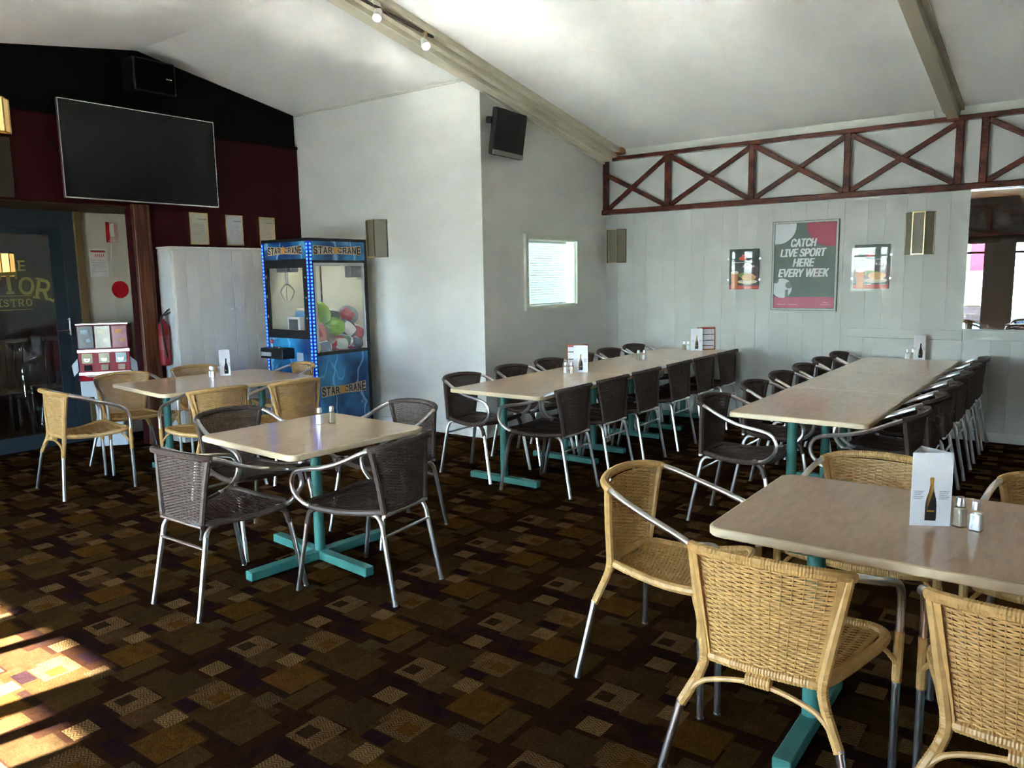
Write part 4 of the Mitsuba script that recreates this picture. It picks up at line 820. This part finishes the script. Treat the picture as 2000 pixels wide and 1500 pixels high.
BALLS = [(-6.22, 5.13, 1.245, LG, LG, 'bright lime football standing highest at left ' + IN, .088, 1.35, PI / 2, 1.1), (-6.21, 5.27, 1.10, LG, '6aa012', 'bright lime football lying low at the centre front ' + IN, .098, 1.35, PI / 2, .1),
    (-6.20, 5.47, 1.215, RD, GY, 'grey and dark red football, highest at right ' + IN, .088, 1.2, .6, .7), (-6.19, 5.43, 1.075, WH, '3a3a40', 'white and charcoal football right of the low lime one ' + IN, .085, 1.35, 1.2, .8),
    (-6.19, 5.31, .925, WH, RD, 'red football with white stripe at the window bottom ' + IN, .082, 1.45, PI / 2, .1), (-6.19, 5.545, 1.03, RD, WH, 'red and white football at the right edge ' + IN, .080, 1.35, PI / 2, .5),
    (-6.19, 5.09, .905, '55708a', WH, 'blue-grey football at the lower left corner ' + IN, .080, 1.35, PI / 2, .0), (-6.19, 5.52, .915, NV, PK, 'navy and pink football at the lower right ' + IN, .078, 1.35, PI / 2, .2),
    (-6.20, 5.06, 1.06, RD, 'c9684f', 'orange-red football at the left edge ' + IN, .085, 1.3, .4, 1.0), (-6.20, 5.40, .955, GN, WH, 'dark green and white football low down ' + IN, .07, 1.3, 1.0, .3),
    (-6.33, 5.34, 1.20, GN, WH, 'green and white football behind the lime pair ' + IN, .088, 1.3, 1.3, .2), (-6.36, 5.47, 1.12, NV, WH, 'navy and white football at the back right ' + IN, .09, 1.3, .5, .4),
    (-6.38, 5.18, 1.05, NV, RD, 'navy and red football behind the left lime one ' + IN, .10, 1.3, .9, .3), (-6.36, 5.33, .96, RD, WH, 'red and white football buried in the middle ' + IN, .10, 1.2, .2, .2),
    (-6.42, 5.06, .93, GY, WH, 'grey and white football buried at the front left ' + IN, .09, 1.2, 1.0, .0), (-6.40, 5.53, .94, WH, PK, 'white and pink football buried at the back right ' + IN, .09, 1.2, 1.4, .0), (-6.20, 5.19, .975, '5d1f2a', '8a4a3a', 'maroon football under the lime pair ' + IN, .065, 1.3, PI / 2, .2)]
for b in BALLS: football(*b)
t = thing('boxed_prize', 'white boxed prize with a dark square screen inside the crane machine', 'box')
obj('box', bx(-6.60, -6.40, 5.0, 5.06, 1.055, 1.205, .004), 'satin', t, rgb('d6d8da'), smooth=False); obj('dark_square', bx(-6.57, -6.43, 4.996, 5.002, 1.08, 1.185), 'gloss', t, rgb('232a33'), smooth=False)
obj('inner_shelf', bx(X0 + .18, X1 - .20, Y0 + .05, Y0 + .32, 1.04, 1.055), 'satin', 'crane_machine', rgb('c9c6b4'), smooth=False)
t = thing('blue_box', 'light blue boxed prize behind the white one inside the crane machine', 'box')
obj('box', bx(-6.60, -6.42, 5.10, 5.18, 1.055, 1.26, .004), 'satin', t, rgb('4f8fb5'), smooth=False); obj('white_top', bx(-6.57, -6.45, 5.095, 5.185, 1.26, 1.295, .01), 'satin', t, rgb('e2dccb'), smooth=False)

# ------------------------------------------------------------------ outside, partly seen in the mirror, partly added for the light
gd = struct('ground_outside', 'pale sunlit paving outside the windows')
scene[gd] = shape(bx(-60, 60, -90, YF - .12, -.15, -.03), 'matte', rgb('9da394'), smooth=False)
pv = struct('sun_bounce_slab', 'smooth slab added outside to bounce low sun into the room')  # glossy slab added to lift ceiling and walls with reflected sun
scene[pv] = shape(bx(-14, 6, -6.5, YF - .12, -.12, -.02), 'paving', smooth=False)
ver = thing('added_veranda', 'unseen roof on posts added outside the windows to cut off the sun', 'added_veranda')  # added out of view; its edge ends the sun patches on the carpet
obj('roof', bx(-9, 5, -3.40, YF - .13, 2.30, 2.40), 'satin', ver, rgb('8f8c84'), smooth=False)
obj('fascia', bx(-9, 5, -3.44, -3.40, 2.285, 2.45), 'satin', ver, rgb('3a3430'), smooth=False)
obj('sun_cut_board', bx(-4.02, -3.30, -3.425, -3.405, 2.135, 2.29), 'satin', ver, rgb('3a3430'), smooth=False)  # unseen board added to shorten some of the sun stripes
for px_ in (-8.6, -5.9, 2.4, 4.9): obj('post', bx(px_ - .05, px_ + .05, -3.40, -3.30, -.02, 2.30), 'satin', ver, rgb('3a3430'), smooth=False)
t = thing('building', 'red and white building outside, seen in the mirror', 'building')
obj('wall', bx(-5.2, -.4, -15.3, -15, 0, 3.4), 'satin', t, rgb('c9b6b4'), smooth=False)
for i in range(3): obj('red_panel', bx(-5.0 + i * 1.6, -4.1 + i * 1.6, -14.99, -14.9, 1.5, 3.2), 'satin', t, rgb('b3202c'), smooth=False)
obj('roof', bx(-5.5, -.1, -15.6, -14.4, 3.4, 3.6), 'satin', t, rgb('d8d8d4'), smooth=False)
chair('brown', False, -1.98, -2.75, 90, 'woven armchair outside the window, seen only in the mirror')
